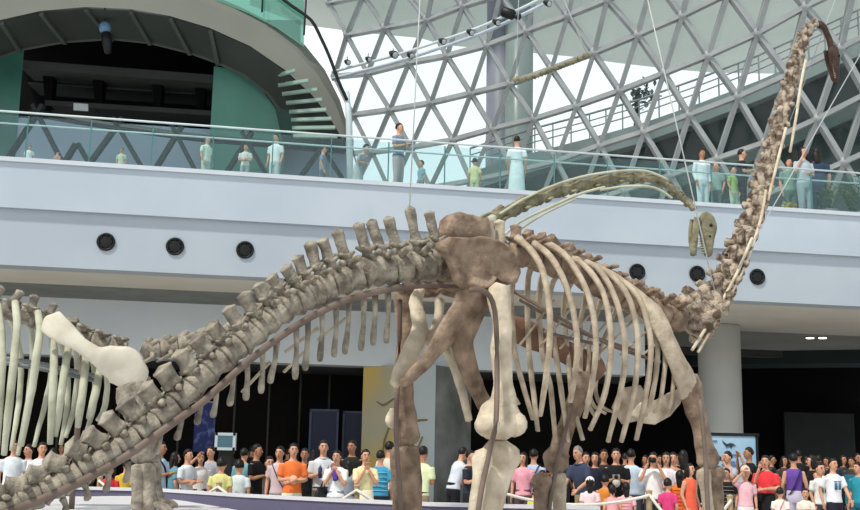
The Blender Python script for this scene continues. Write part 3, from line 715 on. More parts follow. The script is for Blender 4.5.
bone(root, 'pubis', [A(451, 345, -.12), A(459, 372, -.1), A(464, 398, -.08)], [(.03, .03), (.025, .03), (.03, .03)], M_RIB, hint=A.t, label='thin rod-like pubic bone')
# near hind leg
LN = .47
bone(root, 'femur', [A(497, 287, LN), A(499, 298, LN), A(502, 322, LN+.02), A(501, 350, LN+.02), A(503, 380, LN+.02), A(503, 398, LN+.02), A(501, 412, LN+.02), A(500, 424, LN+.02), A(501, 435, LN+.01)],
     [(.085, .08), (.135, .09), (.098, .075), (.107, .075), (.102, .075), (.13, .095), (.21, .14), (.245, .17), (.15, .14)], M_PALE, hint=A.t, n=18, rough=.014, freq=6)
b = MB().ell(A(487, 426, LN+.1), (.115, .12, .1)).ell(A(515, 424, LN+.08), (.11, .12, .11)).rough(.012, 8); obj('femur_condyle', b, M_PALE, root)
def ground(p, q, z=.42):                                   # carry the line p-q down to the plinth
    d = (q-p); return p+d*((z-p.z)/d.z)
def foot(c, l, m, s=1.0):
    for k in range(5):
        a = R(-50+25*k); d = (A.t*math.cos(a)+A.n*math.sin(a)*(1 if l > 0 else 1))
        p0 = c+d*.07*s+V((0, 0, .30)); p1 = c+d*.15*s+V((0, 0, .12)); p2 = c+d*.27*s+V((0, 0, .04))
        bone(root, 'toe', [p0, p0.lerp(p1, .5), p1, p2, p2+d*.09*s-V((0, 0, .02))], [(.045, .045), (.035, .035), (.05, .045), (.045, .04), (.012, .015)], m, sub=2, n=8)
def shank(name, top, bot, r0, r1, m, lab=None, hint=None):
    pts = [top, top.lerp(bot, .1), top.lerp(bot, .3), top.lerp(bot, .7), top.lerp(bot, .92), bot]
    return bone(root, name, pts, [(r0*.8, r0*.7), (r0, r0*.8), (r1*1.1, r1*.9), (r1, r1*.85), (r1*1.25, r1), (r1*.9, r1*.8)], m, hint=hint or A.t, n=14, rough=.01, label=lab)
kt, kb = A(504, 446, LN), A(487, 512, LN); e = ground(kt, kb, .68)
shank('tibia', kt, e, .19, .13, M_PALE)
ft, fb = A(483, 452, LN+.12), A(475, 512, LN+.1); shank('fibula', ft, ground(ft, fb, .68), .095, .065, M_PALE)
foot(V((e.x, e.y, .4)), 1, M_PALE, 1.1)
# far hind leg
LF = -.47
bone(root, 'femur', [A(406, 290, LF), A(406, 303, LF), A(407, 330, LF), A(404, 370, LF), A(404, 400, LF), A(406, 420, LF), A(407, 436, LF), A(408, 443, LF)],
     [(.08, .08), (.13, .09), (.1, .08), (.095, .08), (.1, .08), (.115, .1), (.13, .12), (.1, .1)], M_BODY, hint=A.t, n=16, rough=.012, freq=7)
kt, kb = A(405, 447, LF), A(408, 512, LF); e = ground(kt, kb, .68)
shank('tibia', kt, e, .15, .14, M_BODY); ft, fb = A(397, 452, LF+.05), A(399, 512, LF+.05); shank('fibula', ft, ground(ft, fb, .68), .07, .055, M_BODY)
foot(V((e.x, e.y, .4)), -1, M_BODY, 1.1)
bone(root, 'femur_condyle', [A(393, 410, LF+.05), A(390, 420, LF+.05), A(394, 428, LF+.05)], [(.035, .03), (.05, .04), (.03, .03)], M_PALE, hint=A.t, label='bright knob beside the far knee')
# ribs, near side by measured points, far side mirrored
ribs = [
 [(517, 238), (531, 250), (541, 267), (547, 290), (550, 320), (549, 350), (546, 378), (540, 416)],
 [(534, 244), (548, 254), (560, 272), (570, 298), (576, 328), (577, 352), (575, 376), (570, 402)],
 [(546, 243), (560, 251), (572, 264), (586, 289), (593.5, 317), (596, 345), (593, 378), (585, 418)],
 [(556, 250), (572, 258), (587, 268), (602.5, 291), (609, 319), (611, 350), (605, 393), (590, 430)],
 [(570, 256), (586, 262), (600, 271), (614, 295), (622, 324), (625, 350), (622, 384), (608, 442)],
 [(582, 262), (598, 267), (611, 275), (625, 291), (634, 314), (638, 345), (634, 393), (621, 442)],
 [(596, 268), (612, 274), (626, 284), (640, 300), (648, 325), (651, 352), (645, 400), (636, 440)],
 [(610, 276), (626, 283), (640, 295), (651, 314), (657, 340), (657, 365), (652, 396), (645, 416)],
 [(624, 284), (640, 293), (652, 308), (661, 330), (665, 352), (664, 376), (660, 402), (655, 412)],
 [(640, 294), (654, 305), (664, 322), (671, 345), (674, 366), (673, 388), (670, 405), (668, 412)],
]
ls = [.10, .30, .44, .56, .60, .60, .52, .38]
for i, r_ in enumerate(ribs):
    k = 1-.25*max(0, i-6)/3
    pts = [A(x, y, l*(1 if i < 7 else .92)) for (x, y), l in zip(r_, ls)]
    rd = [(.036, .042), (.038, .032), (.034, .028), (.033, .026), (.033, .025), (.033, .025), (.033, .023), (.027, .019)]
    rd = [(a_*k, b_*k) for a_, b_ in rd]
    bone(root, 'rib', pts, rd, M_RIB, hint=A.t, n=8, sub=5, rough=.004)
    bone(root, 'rib', [A.mirror(p) for p in pts], rd, M_RIB, hint=A.t, n=8, sub=5, rough=.004)
# thin iron rods that brace the ribs
for q in ([(515, 292, .1), (560, 318, .3), (610, 345, .3), (660, 362, .2)], [(520, 300, -.3), (575, 330, -.3), (640, 352, -.2)], [(600, 345, -.3), (568, 338, -.1), (545, 332, .1)]):
    obj('rib_brace', MB().loft([A(*p) for p in q], .018, n=6, sub=4), M_IRON, root)
for i in range(7):
    x = 520+i*20; bone(root, 'rib_brace', [A(x, 345+i*2, -.3), A(x+34, 300+i*5, -.1)], [(.013, .013)]*2, M_RIB, n=5, sub=1, rough=0)
# shoulder girdle
bone(root, 'scapula', [A(645, 301, .5), A(653, 312, .56), A(664, 333, .62), A(674, 356, .64), A(684, 377, .62), A(690, 394, .58), A(688, 402, .55)], [(.09, .03), (.15, .035), (.125, .04), (.11, .045), (.13, .055), (.14, .06), (.08, .05)], M_RIB, hint=A.t, n=14, rough=.012)
bone(root, 'scapula', [A(505, 325, -.66), A(525, 333, -.66), A(552, 345, -.64), A(576, 357, -.62), A(592, 368, -.58), A(600, 376, -.55)], [(.11, .04), (.15, .04), (.13, .045), (.13, .05), (.17, .06), (.1, .05)], mat('bone_red_brown_shaded', '#8d6e5c', '#6f5344', 3, .8, .4), hint=V((0, 0, 1)), n=14, rough=.012, label='reddish far shoulder blade seen through the ribs')  # far blade: its shade is painted into the red-brown
b = MB().plate([A(x, y, .3) for x, y in ((684, 386), (680, 404), (670, 416), (655, 424), (640, 423), (630, 414), (640, 402), (655, 400), (668, 393))], (A.n+V((0, 0, .3))).normalized(), .04).rough(.012, 8)
obj('sternal_plate', b, M_PALE, root)
b = MB().plate([A(x, y, -.1) for x, y in ((620, 388), (640, 385), (648, 400), (640, 420), (622, 424), (612, 408))], A.n, .035).rough(.012, 8)
obj('sternal_plate', b, M_RIB, root)
# near foreleg
LS = .58
bone(root, 'humerus', [A(689, 376, LS), A(691, 388, LS), A(694, 405, LS), A(700, 425, LS), A(704, 445, LS), A(708, 460, LS), A(709, 468, LS)], [(.11, .07), (.15, .08), (.135, .075), (.1, .07), (.105, .08), (.14, .1), (.09, .08)], M_BODY, hint=A.t, n=16, rough=.012)
kt, kb = A(712, 468, LS), A(716, 512, LS); e = ground(kt, kb, .7); shank('ulna', kt, e, .15, .095, M_BODY)
ft, fb = A(703, 470, LS+.06), A(709, 512, LS+.06); shank('radius', ft, ground(ft, fb, .7), .085, .06, M_RIB)
foot(V((e.x, e.y, .4)), 1, M_BODY, .8)
# far foreleg
LF = -.52
bone(root, 'humerus', [A(584, 374, LF), A(582, 386, LF), A(576, 402, LF), A(567, 424, LF), A(560, 446, LF), A(556, 460, LF), A(553, 470, LF)], [(.1, .06), (.15, .07), (.125, .07), (.1, .07), (.11, .08), (.16, .1), (.1, .08)], M_BODY, hint=A.t, n=16, rough=.012)
kt, kb = A(558, 474, LF), A(560, 512, LF); e = ground(kt, kb, .7); shank('radius', kt, e, .1, .075, M_RIB)
ft, fb = A(542, 476, LF+.05), A(541, 512, LF+.05); shank('ulna', ft, ground(ft, fb, .7), .12, .08, M_BODY)
foot(V((e.x, e.y, .4)), -1, M_BODY, .8)
# neck
npath = [(690, 326), (698, 318), (708, 308), (718, 296), (727, 281), (735, 265), (742, 248), (750, 228), (757, 209), (763, 188), (769, 167), (775, 147), (781, 125), (786, 105), (791, 86), (796, 67), (801, 50), (806, 36), (812, 26), (819, 24)]
nw = [q*1.15 for q in (25, 25, 22, 18, 15.5, 14, 13, 12, 11.5, 11, 10, 9.5, 9, 8.5, 8, 7.5, 7, 6.5, 5.5, 5)]
nc = [A(*q) for q in npath]
for i in range(1, len(nc)-1):
    t = (nc[i+1]-nc[i-1]).normalized(); L = (nc[i+1]-nc[i-1]).length/2; u = px_m(nc[i]); w_ = nw[i]*u
    up = (V((-1, 0, .6))-t*V((-1, 0, .6)).dot(t)).normalized(); lt = t.cross(up); c = nc[i]
    b = MB(); b.loft([c+t*(L*q) for q in (-.52, -.4, -.1, .25, .45, .58)], [(w_*k, w_*k*.85) for k in (.72, .82, .6, .62, .72, .5)], hint=up, n=10, sub=2)
    for sg in (-1, 1):
        b.loft([c+lt*(sg*w_*.3)+up*w_*.2, c+t*(L*.35)+lt*(sg*w_*.5)+up*w_*.6, c+t*(L*.66)+lt*(sg*w_*.5)+up*w_*.5], [(w_*.35, w_*.25), (w_*.25, w_*.2), (w_*.2, w_*.16)], hint=up, n=6)
        b.loft([c-t*(L*.1)+lt*(sg*w_*.3)+up*w_*.2, c-t*(L*.45)+lt*(sg*w_*.45)+up*w_*.75, c-t*(L*.58)+lt*(sg*w_*.42)+up*w_*.85], [(w_*.35, w_*.22), (w_*.28, w_*.2), (w_*.16, w_*.16)], hint=up, n=6)
        b.loft([c+lt*(sg*w_*.4)-up*w_*.3, c+lt*(sg*w_*.95)-up*w_*.45-t*(L*.1)], [(w_*.25, w_*.3), (w_*.16, w_*.22)], hint=up, n=6)
    b.rough(w_*(.16 if i < 5 else .22), 1.4/w_)
    o = obj('neck_vertebra', b, M_NECK, root)
    s_ = MB().loft([c+up*w_*.4, c+up*w_*.9-t*L*.05, c+up*w_*1.2-t*L*.1], [(L*.26, w_*.22), (L*.2, w_*.2), (L*.17, w_*.22)], hint=t, n=7).rough(w_*.12, 1/w_)
    obj('neural_spine', s_, M_NECK, o)
for q in ([(692, 350), (712, 318), (736, 275), (752, 238)], [(698, 352), (722, 310), (744, 268), (760, 222), (766, 190)], [(768, 200), (778, 160), (786, 128)], [(790, 152), (796, 118), (800, 92)], [(797, 108), (802, 78), (806, 60)]):
    bone(root, 'cervical_rib', [A(x, y, .14) for x, y in q], [(.018, .018)]*len(q), M_PALE, n=7, sub=4, rough=.002)
# skull
def skull(root, c0, c1, dn, side, m, size, open_=.25, gap=1.0):
    """c0 back of the head, c1 muzzle tip, dn towards the jaw"""
    t = (c1-c0).normalized(); L = (c1-c0).length; dn = (dn-t*dn.dot(t)).normalized(); lt = t.cross(dn)
    b = MB(); b.loft([c0+t*(L*q)-dn*(L*h) for q, h in ((0, .05), (.12, .1), (.35, .1), (.6, .04), (.85, .0), (1, -.02))], [(L*k*size, L*j*size) for k, j in ((.14, .12), (.24, .17), (.25, .19), (.19, .14), (.15, .13), (.1, .1))], hint=dn, n=14, sub=3)
    b.rough(L*.02, 4/L)
    cr = obj('cranium', b, m, root)
    for sg in (-1, 1):
        e = MB().ell(c0+t*(L*.3)-dn*(L*.12)+lt*(sg*L*.17*size), (L*.05,)*3).ell(c0+t*(L*.55)-dn*(L*.06)+lt*(sg*L*.135*size), (L*.03,)*3)
        obj('eye_socket', e, M_BLK, cr)
    j = MB(); jd = (t+dn*open_).normalized()
    for sg in (-1, 1):
        j.loft([c0+t*L*.08+dn*(L*.16*gap)+lt*(sg*L*.14*size), c0+dn*(L*.2*gap)+jd*L*.45+lt*(sg*L*.12*size), c0+dn*(L*.2*gap)+jd*L*.95+lt*(sg*L*.02)], [(L*.09, L*.04), (L*.085, L*.04), (L*.07, L*.05)], hint=dn, n=8, sub=3)
    obj('lower_jaw', j.rough(L*.012, 5/L), m, root)
    th_ = MB()
    for k in range(7):
        for sg in (-1, 1):
            q = c0+t*(L*(.55+.06*k))+dn*(L*.1)+lt*(sg*L*(.115-.006*k)*size); th_.loft([q, q+dn*L*.07], [L*.016, L*.006], n=5)
    obj('teeth', th_, M_PALE, cr)
bone(root, 'neck_vertebra', [A(819, 24), A(825, 29), A(829, 38), A(831, 48)], [(.05, .045), (.045, .04), (.04, .04), (.035, .035)], M_SKD, n=9, rough=.01)
skull(root, A(830, 47), A(836, 81), -A.t, A.n, M_SKD, .85, .0, .45)
# armature
obj('armature_bar', MB().loft([A(x, y-(2 if x > 220 else -1), .1) for x, y in ((-40, 534), (5, 512), (61, 490), (120, 459), (180, 417), (205, 399), (245, 366), (290, 332), (335, 307), (380, 293), (425, 287), (470, 288))], [(.03, .024)]*12, n=8, sub=4), M_IRON, root, True, 'dark iron bar under the tail')
for q in ([(200, 405), (232, 380)], [(242, 392), (270, 362)], [(284, 372), (304, 352)], [(285, 352), (318, 328)], [(318, 340), (346, 318)]):
    obj('tail_brace', MB().loft([A(x, y, -.1) for x, y in q], .014, n=6), M_PALE, root)
for q in ([(470, 290, LN+.2), (486, 292, LN+.2), (495, 312, LN+.14), (497, 360, LN+.12), (496, 420, LN+.3), (490, 450, LN+.2), (478, 512, LN+.2)],
          [(400, 300, -.3), (399, 360, -.36), (396, 430, -.3), (401, 512, -.32)], [(700, 400, .7), (705, 450, .72), (708, 512, .7)], [(572, 405, -.42), (556, 470, -.4), (549, 512, -.4)]):
    ps = [A(*p) for p in q]; e_ = ps[-1]; ps.append(V((e_.x, e_.y, .41)))
    obj('leg_support', MB().loft(ps, .024, n=7, sub=3), M_IRON, root)

# ================= the skeleton at left, neck passing behind
B = Sk((-3.77, 11.2, 0), 10)
root2 = thing('dinosaur_skeleton', 'second greenish dinosaur skeleton at left, its neck passing behind and skull hanging', 'skeleton', (-3.3, 11.0, .84))
bp = [(-24, 308), (-8, 310), (10, 313), (28, 318), (46, 324), (64, 331), (82, 338), (100, 344), (118, 349), (136, 353)]
bt = [None, (2, 287), (21, 291), (35, 296), (54, 304), (78, 321), (88, 334), (104, 337), (122, 342), None]
bc = [B(*q) for q in bp]
for i in range(1, len(bc)-1):
    t = (bc[i+1]-bc[i-1]).normalized(); L = (bc[i+1]-bc[i-1]).length/2*.95; u = px_m(bc[i])
    vertebra(root2, B, bc[i], t, L, 9.5*u, 'back_vertebra', M_TAIL, B(*bt[i]), 8*u, tw=.14, arch=.3)
ribs2 = [[(-2, 305), (1, 330), (2, 360), (0, 400), (-3, 450)], [(15, 302), (17, 325), (14, 360), (9, 406), (4, 455)], [(38, 312), (40, 330), (36, 360), (32, 388), (21, 446)], [(52, 334), (54, 355), (53, 385), (52, 412), (50, 444)],
         [(69, 342), (66, 362), (62, 388), (59, 410), (55, 436)], [(86, 350), (85, 370), (82, 395), (80, 410), (78, 427)], [(101, 362), (98, 380), (95, 395), (92, 408), (89, 418)]]
for i, r_ in enumerate(ribs2):
    pts = [B(x, y, l) for (x, y), l in zip(r_, (.22, .42, .5, .48, .36))]
    rd = [(.036, .032), (.038, .03), (.04, .03), (.038, .028), (.028, .022)]
    bone(root2, 'rib', pts, rd, M_GRIB, hint=B.t, n=8, sub=5, rough=.004)
    bone(root2, 'rib', [B.mirror(p) for p in pts], [(a_*.8, b_*.8) for a_, b_ in rd], M_GRIB, hint=B.t, n=8, sub=5, rough=.004)
bone(root2, 'scapula', [B(47, 318, .52), B(51, 322, .54), B(62, 331, .58), B(80, 344, .6), B(94, 354, .6), B(108, 360, .58), B(122, 366, .55), B(133, 377, .52), B(137, 385, .5)],
     [(.04, .03), (.13, .03), (.12, .035), (.075, .04), (.08, .045), (.15, .045), (.2, .05), (.165, .05), (.1, .045)], mat('bone_white', '#d8d3c3', '#bdb7a5', 3, .7, .3), hint=V((.5, 0, .85)), n=16, rough=.008, label='white shoulder blade, brightest bone of this skeleton')
b = MB().plate([B(x, y, .42) for x, y in ((118, 372), (135, 366), (150, 378), (148, 394), (134, 402), (122, 392))], B.n, .05).rough(.012, 9); obj('coracoid', b, M_TAIL, root2)
bone(root2, 'humerus', [B(130, 384, .5), B(134, 398, .5), B(140, 430, .5), B(142, 452, .5), B(142, 462, .5)], [(.14, .08), (.17, .08), (.1, .07), (.14, .09), (.09, .08)], M_TAIL, hint=B.t, n=14)
kt, kb = B(144, 464, .5), B(150, 512, .5); e = ground(kt, kb, .86)
def shank2(n_, a, b_, r): bone(root2, n_, [a, a.lerp(b_, .12), a.lerp(b_, .5), a.lerp(b_, .9), b_], [(r*.9, r*.8), (r*1.1, r), (r*.8, r*.7), (r*.95, r*.8), (r*.7, r*.6)], M_TAIL, hint=B.t)
shank2('ulna', kt, e, .1); ft = B(137, 466, .55); shank2('radius', ft, V((e.x-.1, e.y-.05, .86)), .07)
bone(root2, 'humerus', [B.mirror(B(130, 384, .5)), B.mirror(B(140, 430, .5)), B.mirror(B(142, 462, .5))], [(.15, .08), (.09, .07), (.13, .08)], M_TAIL, hint=B.t, n=14)
e2 = B.mirror(e); shank2('ulna', B.mirror(kt), e2, .1)
for c in (e, e2):
    for k in range(4):
        a = R(-40+26*k); d = B.t*math.cos(a)+B.n*math.sin(a)
        bone(root2, 'toe', [V((c.x, c.y, .92))+d*.05, V((c.x, c.y, .89))+d*.15, V((c.x, c.y, .86))+d*.22], [.035, .035, .015], M_TAIL, sub=2, n=7)
np2 = [(136, 353), (152, 350), (170, 347), (188, 343), (206, 339), (235, 332), (265, 322), (295, 305), (325, 290), (355, 276), (385, 264), (415, 250), (445, 237), (474, 226), (502, 215), (525, 204.5), (548, 195.5), (572, 188), (596, 182.5), (620, 178.5), (643, 178), (660, 181.5), (675, 191), (688, 203), (698, 215)]
wn2 = [12, 12, 12, 12, 11, 11, 11, 10, 10, 10, 10, 10, 10, 9.5, 9, 8.5, 8, 7.5, 7, 6.5, 6, 5.5, 5, 4.5, 4]
n2 = [B(*q) for q in np2]
for i in range(1, len(n2)-1):
    t = (n2[i+1]-n2[i-1]).normalized(); L = (n2[i+1]-n2[i-1]).length/2; u = px_m(n2[i]); w_ = wn2[i]*u; c = n2[i]
    up = (V((0, 0, 1))-t*t.z).normalized() if abs(t.z) < .95 else V((1, 0, 0)); lt = t.cross(up)
    b = MB(); b.loft([c+t*(L*q) for q in (-.5, -.42, -.1, .3, .44, .54)], [(w_*k, w_*k*.85) for k in (.75, .92, .62, .68, .85, .55)], hint=up, n=10, sub=2)
    for sg in (-1, 1):
        b.loft([c+lt*(sg*w_*.3)+up*w_*.3, c+t*(L*.4)+lt*(sg*w_*.45)+up*w_*.62, c+t*(L*.62)+lt*(sg*w_*.4)+up*w_*.5], [(w_*.3, w_*.22), (w_*.2, w_*.2), (w_*.16, w_*.15)], hint=up, n=6)
        b.loft([c+lt*(sg*w_*.4)-up*w_*.4, c+lt*(sg*w_*.9)-up*w_*.7], [(w_*.25, L*.2), (w_*.12, L*.12)], hint=up, n=6)
    b.rough(w_*.12, 1/w_)
    o = obj('neck_vertebra', b, M_TAIL if i < 6 else M_GRN2, root2)
    s_ = MB().loft([c+up*w_*.4-t*L*.05, c+up*w_*1.02-t*L*.1], [(L*.3, w_*.2), (L*.22, w_*.16)], hint=t, n=7).rough(w_*.08, 1/w_)
    obj('neural_spine', s_, M_GRN2 if i >= 6 else M_TAIL, o)
    if i < 6:
        bone(root2, 'cervical_rib', [c-up*w_*.7+lt*w_*.6, c-up*w_*1.1+lt*w_*.9-t*L*.8], [(.03, .03), (.012, .012)], M_TAIL, n=6, sub=1)
for q in ([(503, 236), (520, 222), (550, 207), (580, 194), (605, 187)], [(508, 238), (540, 216), (575, 199)], [(600, 190), (630, 186), (655, 188), (672, 198)], [(500, 214), (530, 196), (570, 180), (610, 172), (645, 171), (668, 180)]):
    bone(root2, 'cervical_rib', [B(x, y, .08) for x, y in q], [(.016, .016)]*len(q), M_GRIB, n=7, sub=4, rough=.002)
bone(root2, 'cervical_rib', [B(492, 216, .1), B(494, 230, .1), B(490, 244, .1)], [(.05, .04), (.035, .03), (.05, .04)], M_GRIB, n=8)
skull(root2, B(701, 215), B(709, 256), -B.t, B.n, M_GRN2, .9, .2)
for l in (.3, -.3):
    obj('support_rail', MB().loft([B(-30, 355+l*8, l), B(40, 366+l*8, l), B(95, 378+l*8, l)], .022, n=6), M_GREY, root2)
obj('support_post', MB().loft([B(84, 345, 0), V((B(84, 345, 0).x, B(84, 345, 0).y, .84))], .03, n=8), M_IRON, root2)

# string of small bones hung before the lattice
q0 = [(516, 79.5), (522, 79), (529, 77.5), (536, 75.5), (543, 73), (549, 70.5), (556, 68), (562, 65.5), (568, 63), (574, 61), (580, 58.5), (586, 56)]
YB = 16.0
st = thing('tail_bone_string', 'short string of small pale tail bones hung high before the lattice', 'bones', P(550, 70, YB))
for i, (x, y) in enumerate(q0):
    c = P(x, y, YB); t = (P(586, 56, YB)-P(516, 79.5, YB)).normalized()
    bone(st, 'tail_vertebra', [c-t*.045, c-t*.03, c, c+t*.03, c+t*.045], [(.03, .03), (.055, .045), (.032, .03), (.052, .045), (.03, .03)], M_GRN2, n=8, sub=1, rough=.008)
# suspension wires
M_WIRE = mat('wire_pale', '#b3b8b6', '#a6abaa', 5, .4)
def wire(a, b, lb, r=.007):
    tag(obj('suspension_wire', MB().loft([a, b], r, n=6), M_WIRE), lb, 'wire', 'suspension wires')
def up_to(x0, y0, b, Yt):            # carry the wire up beyond the frame
    return P(x0, y0, Yt)
wire(P(640, -34, 12.6), A(716, 297, .1), 'pale wire falling past the hanging skull to the neck base', .008)
wire(P(422, -40, 9.9), A(409.5, 208), 'thin wire holding the tallest tail spine', .007)
wire(P(538, -60, YB), P(588, 56, YB), 'thin wire holding the string of small bones', .012)
wire(P(520, -40, YB), P(516, 79, YB), 'faint wire at the left end of the string of small bones', .005)
wire(P(880, 20, 13.6), A(738, 268, .15), 'thin slanting wire right of the upright neck', .007)
wire(P(850, -40, 14.0), A(757, 209, .0), 'faint wire from top right to the middle of the neck', .005)
# ------------------------------------------------------------------ people
SK = mat('skin_warm', '#cf9f84', '#c28f74', 6, .6); SK2 = mat('skin_tan', '#b07f63', '#a27256', 6, .6)
HAIR = mat('hair_black', '#120f0e', '#1b1715', 12, .5); HAIRG = mat('hair_grey', '#8f8a84', '#6f6a65', 12, .6)
EYE = M_BLK; LIP = mat('lip_red', '#9a5148', None, 6, .5)
def remesh(mb, vox, name):
    me = mb.mesh(name+'_raw'); o = bpy.data.objects.new(name+'_raw', me); COL.objects.link(o)
    md = o.modifiers.new('r', 'REMESH'); md.mode = 'VOXEL'; md.voxel_size = vox; md.use_smooth_shade = True
    sm = o.modifiers.new('s', 'SMOOTH'); sm.factor = .5; sm.iterations = 3
    dg = bpy.context.evaluated_depsgraph_get(); dg.update()
    out = bpy.data.meshes.new_from_object(o.evaluated_get(dg)); out.name = name
    bpy.data.objects.remove(o); bpy.data.meshes.remove(me)
    out.polygons.foreach_set('use_smooth', [True]*len(out.polygons)); out.materials.clear()
    return out
POSES = {   # elbow, wrist of the right (-x) then left (+x) arm, facing -y
 'stand': ((-.235, .03, 1.12), (-.225, -.07, .88), (.235, .03, 1.12), (.225, -.07, .88)),
 'cross': ((-.24, -.03, 1.12), (.06, -.2, 1.13), (.24, -.03, 1.12), (-.06, -.2, 1.09)),
 'hold': ((-.23, -.03, 1.12), (-.07, -.24, 1.18), (.23, -.03, 1.12), (.07, -.24, 1.18)),
 'photo': ((-.25, -.13, 1.22), (-.085, -.22, 1.53), (.25, -.13, 1.22), (.085, -.22, 1.53)),
 'chin': ((-.2, -.12, 1.12), (-.035, -.16, 1.38), (.2, -.12, 1.12), (.035, -.16, 1.38)),
 'reach': ((-.23, -.15, 1.15), (-.17, -.38, 1.06), (.23, -.15, 1.15), (.17, -.38, 1.06)),
 'shade': ((-.3, -.1, 1.42), (-.09, -.16, 1.63), (.235, .03, 1.12), (.225, -.07, .88)),
 'phone': ((-.25, -.02, 1.14), (-.11, -.12, 1.48), (.24, -.03, 1.12), (-.02, -.2, 1.1)),
 'walk': ((-.24, .12, 1.14), (-.23, .06, .9), (.24, -.08, 1.14), (.22, -.22, .95)),
}
_cache = {}
def body_meshes(pose, top, low, hair, lean, build, kid):
    key = (pose, top, low, hair, lean, build, kid)
    if key in _cache: return _cache[key]
    la = R(lean)
    def T(p):
        p = V(p)
        if lean and p.z > .9:
            k = min(1, (p.z-.9)/.2); q = p-V((0, 0, .92)); a = la*k
            p = V((q.x, q.y*math.cos(a)-q.z*math.sin(a), q.y*math.sin(a)+q.z*math.cos(a)))+V((0, 0, .92))
        return p
    w = build
    tr = [(.80, .15, .10), (.90, .168, .115), (1.02, .145*w, .1*w), (1.16, .15*w, .105*w), (1.28, .17*w, .11), (1.37, .165, .09), (1.42, .11, .07), (1.46, .058, .056), (1.55, .052, .054)]
    Y_ = V((0, 1, 0)); X_ = V((1, 0, 0))
    def torso(mb, a, b, g):
        q = [r_ for r_ in tr if a <= r_[0] <= b]; mb.loft([T((0, 0, r_[0])) for r_ in q], [(r_[1]+g, r_[2]+g) for r_ in q], hint=X_, n=16, sub=2)
    sh = .182 if w >= 1 else .165
    er, wr, el, wl_ = [V(p) for p in POSES[pose]]
    arms = [(V((-sh, 0, 1.37)), er, wr), (V((sh, 0, 1.37)), el, wl_)]
    arms = [tuple(T(p) for p in a) for a in arms]
    st = (.0, .0) if pose != 'walk' else (-.17, .17)
    legs = [(V((-.088, 0, .88)), V((-.095, st[0]*.6-.015, .47)), V((-.1, st[0]+.02, .085))), (V((.088, 0, .88)), V((.095, st[1]*.6-.015, .47)), V((.1, st[1]+.02, .085)))]
    hs = 1.25 if kid else 1.0
    hc = T((0, -.02, 1.605+.02*(hs-1)))
    rx = Matrix.Rotation(la*.6, 3, 'X')
    b = MB(); torso(b, .8, 1.56, 0)
    b.ell(hc, (.076*hs, .094*hs, .112*hs), rx, 14, 10); b.ell(hc+rx @ V((0, -.03, -.06))*hs, (.052*hs, .058*hs, .05*hs), rx)
    for s0, e0, w0 in arms:
        b.loft([s0, s0.lerp(e0, .5), e0, e0.lerp(w0, .4), w0], [.054, .048, .04, .038, .027], hint=Y_, n=9, sub=2)
    for h0, k0, a0 in legs:
        b.loft([h0, h0.lerp(k0, .5), k0, k0.lerp(a0, .35), a0], [.088, .075, .055, .053, .036], hint=Y_, n=10, sub=2)
        b.loft([a0+V((0, .03, -.03)), a0+V((0, -.05, -.045)), a0+V((0, -.14, -.06))], [(.04, .035), (.035, .04), (.022, .04)], hint=V((0, 0, 1)), n=8)
    me = remesh(b, .017, 'body')
    # hands and face, joined into the same mesh
    d = MB(); fi = []
    for sgn, (s0, e0, w0) in zip((-1, 1), arms):
        dr = (w0-e0).normalized(); sd = perp(dr, V((0, -1, 0)) if pose in ('stand', 'walk') else V((-sgn, 0, .3))); pn = dr.cross(sd)
        d.ell(w0+dr*.045, (.036, .018, .05), Matrix((sd, pn, dr)).transposed(), 8, 6)
        for k, ln in enumerate((.062, .075, .07, .055)):
            p0 = w0+dr*.08+sd*(.027-.018*k); p1 = p0+dr*ln*.5+pn*.006; p2 = p1+dr*ln*.42+pn*.02*(1 if sgn > 0 else -1)
            d.loft([p0-dr*.02, p0, p1, p2], [.0095, .0095, .0088, .007], n=5)
        p0 = w0+dr*.03+sd*.03; d.loft([p0, p0+sd*.028+dr*.02, p0+sd*.03+dr*.055], [.012, .0105, .008], n=5)
    f0 = hc
    d.loft([f0+rx @ V((0, -.088, .012))*hs, f0+rx @ V((0, -.108, -.022))*hs], [.009*hs, .015*hs], n=6)
    for sg in (-1, 1): d.ell(f0+rx @ V((sg*.077, .005, -.008))*hs, (.012*hs, .02*hs, .03*hs), rx, 6, 5)
    n_sk = len(d.bm.faces)
    for sg in (-1, 1):
        d.ell(f0+rx @ V((sg*.031, -.083, .012))*hs, (.0105*hs, .01*hs, .006*hs), rx, 6, 5)
        d.loft([f0+rx @ V((sg*.014, -.09, .034))*hs, f0+rx @ V((sg*.048, -.078, .034))*hs], .005*hs, n=4)
    n_e = len(d.bm.faces)
    d.loft([f0+rx @ V((-.022, -.087, -.055))*hs, f0+rx @ V((0, -.094, -.056))*hs, f0+rx @ V((.022, -.087, -.055))*hs], [.005*hs, .009*hs, .005*hs], n=6)
    d.bm.faces.ensure_lookup_table()
    for i, f in enumerate(d.bm.faces): f.material_index = 0 if i < n_sk else (1 if i < n_e else 2)
    dm_ = bpy.data.meshes.new('d'); bmesh.ops.recalc_face_normals(d.bm, faces=d.bm.faces); d.bm.to_mesh(dm_); d.bm.free()
    j = bmesh.new(); j.from_mesh(me)
    for f in j.faces: f.material_index = 0
    j.from_mesh(dm_); j.to_mesh(me); j.free(); bpy.data.meshes.remove(dm_)
    me.polygons.foreach_set('use_smooth', [True]*len(me.polygons))
    out = {'body': me}
    # garments
    g = MB()
    hem = 1.02 if (top == 'tank' or low != 'trousers') else .90
    torso(g, hem, 1.43, .018)
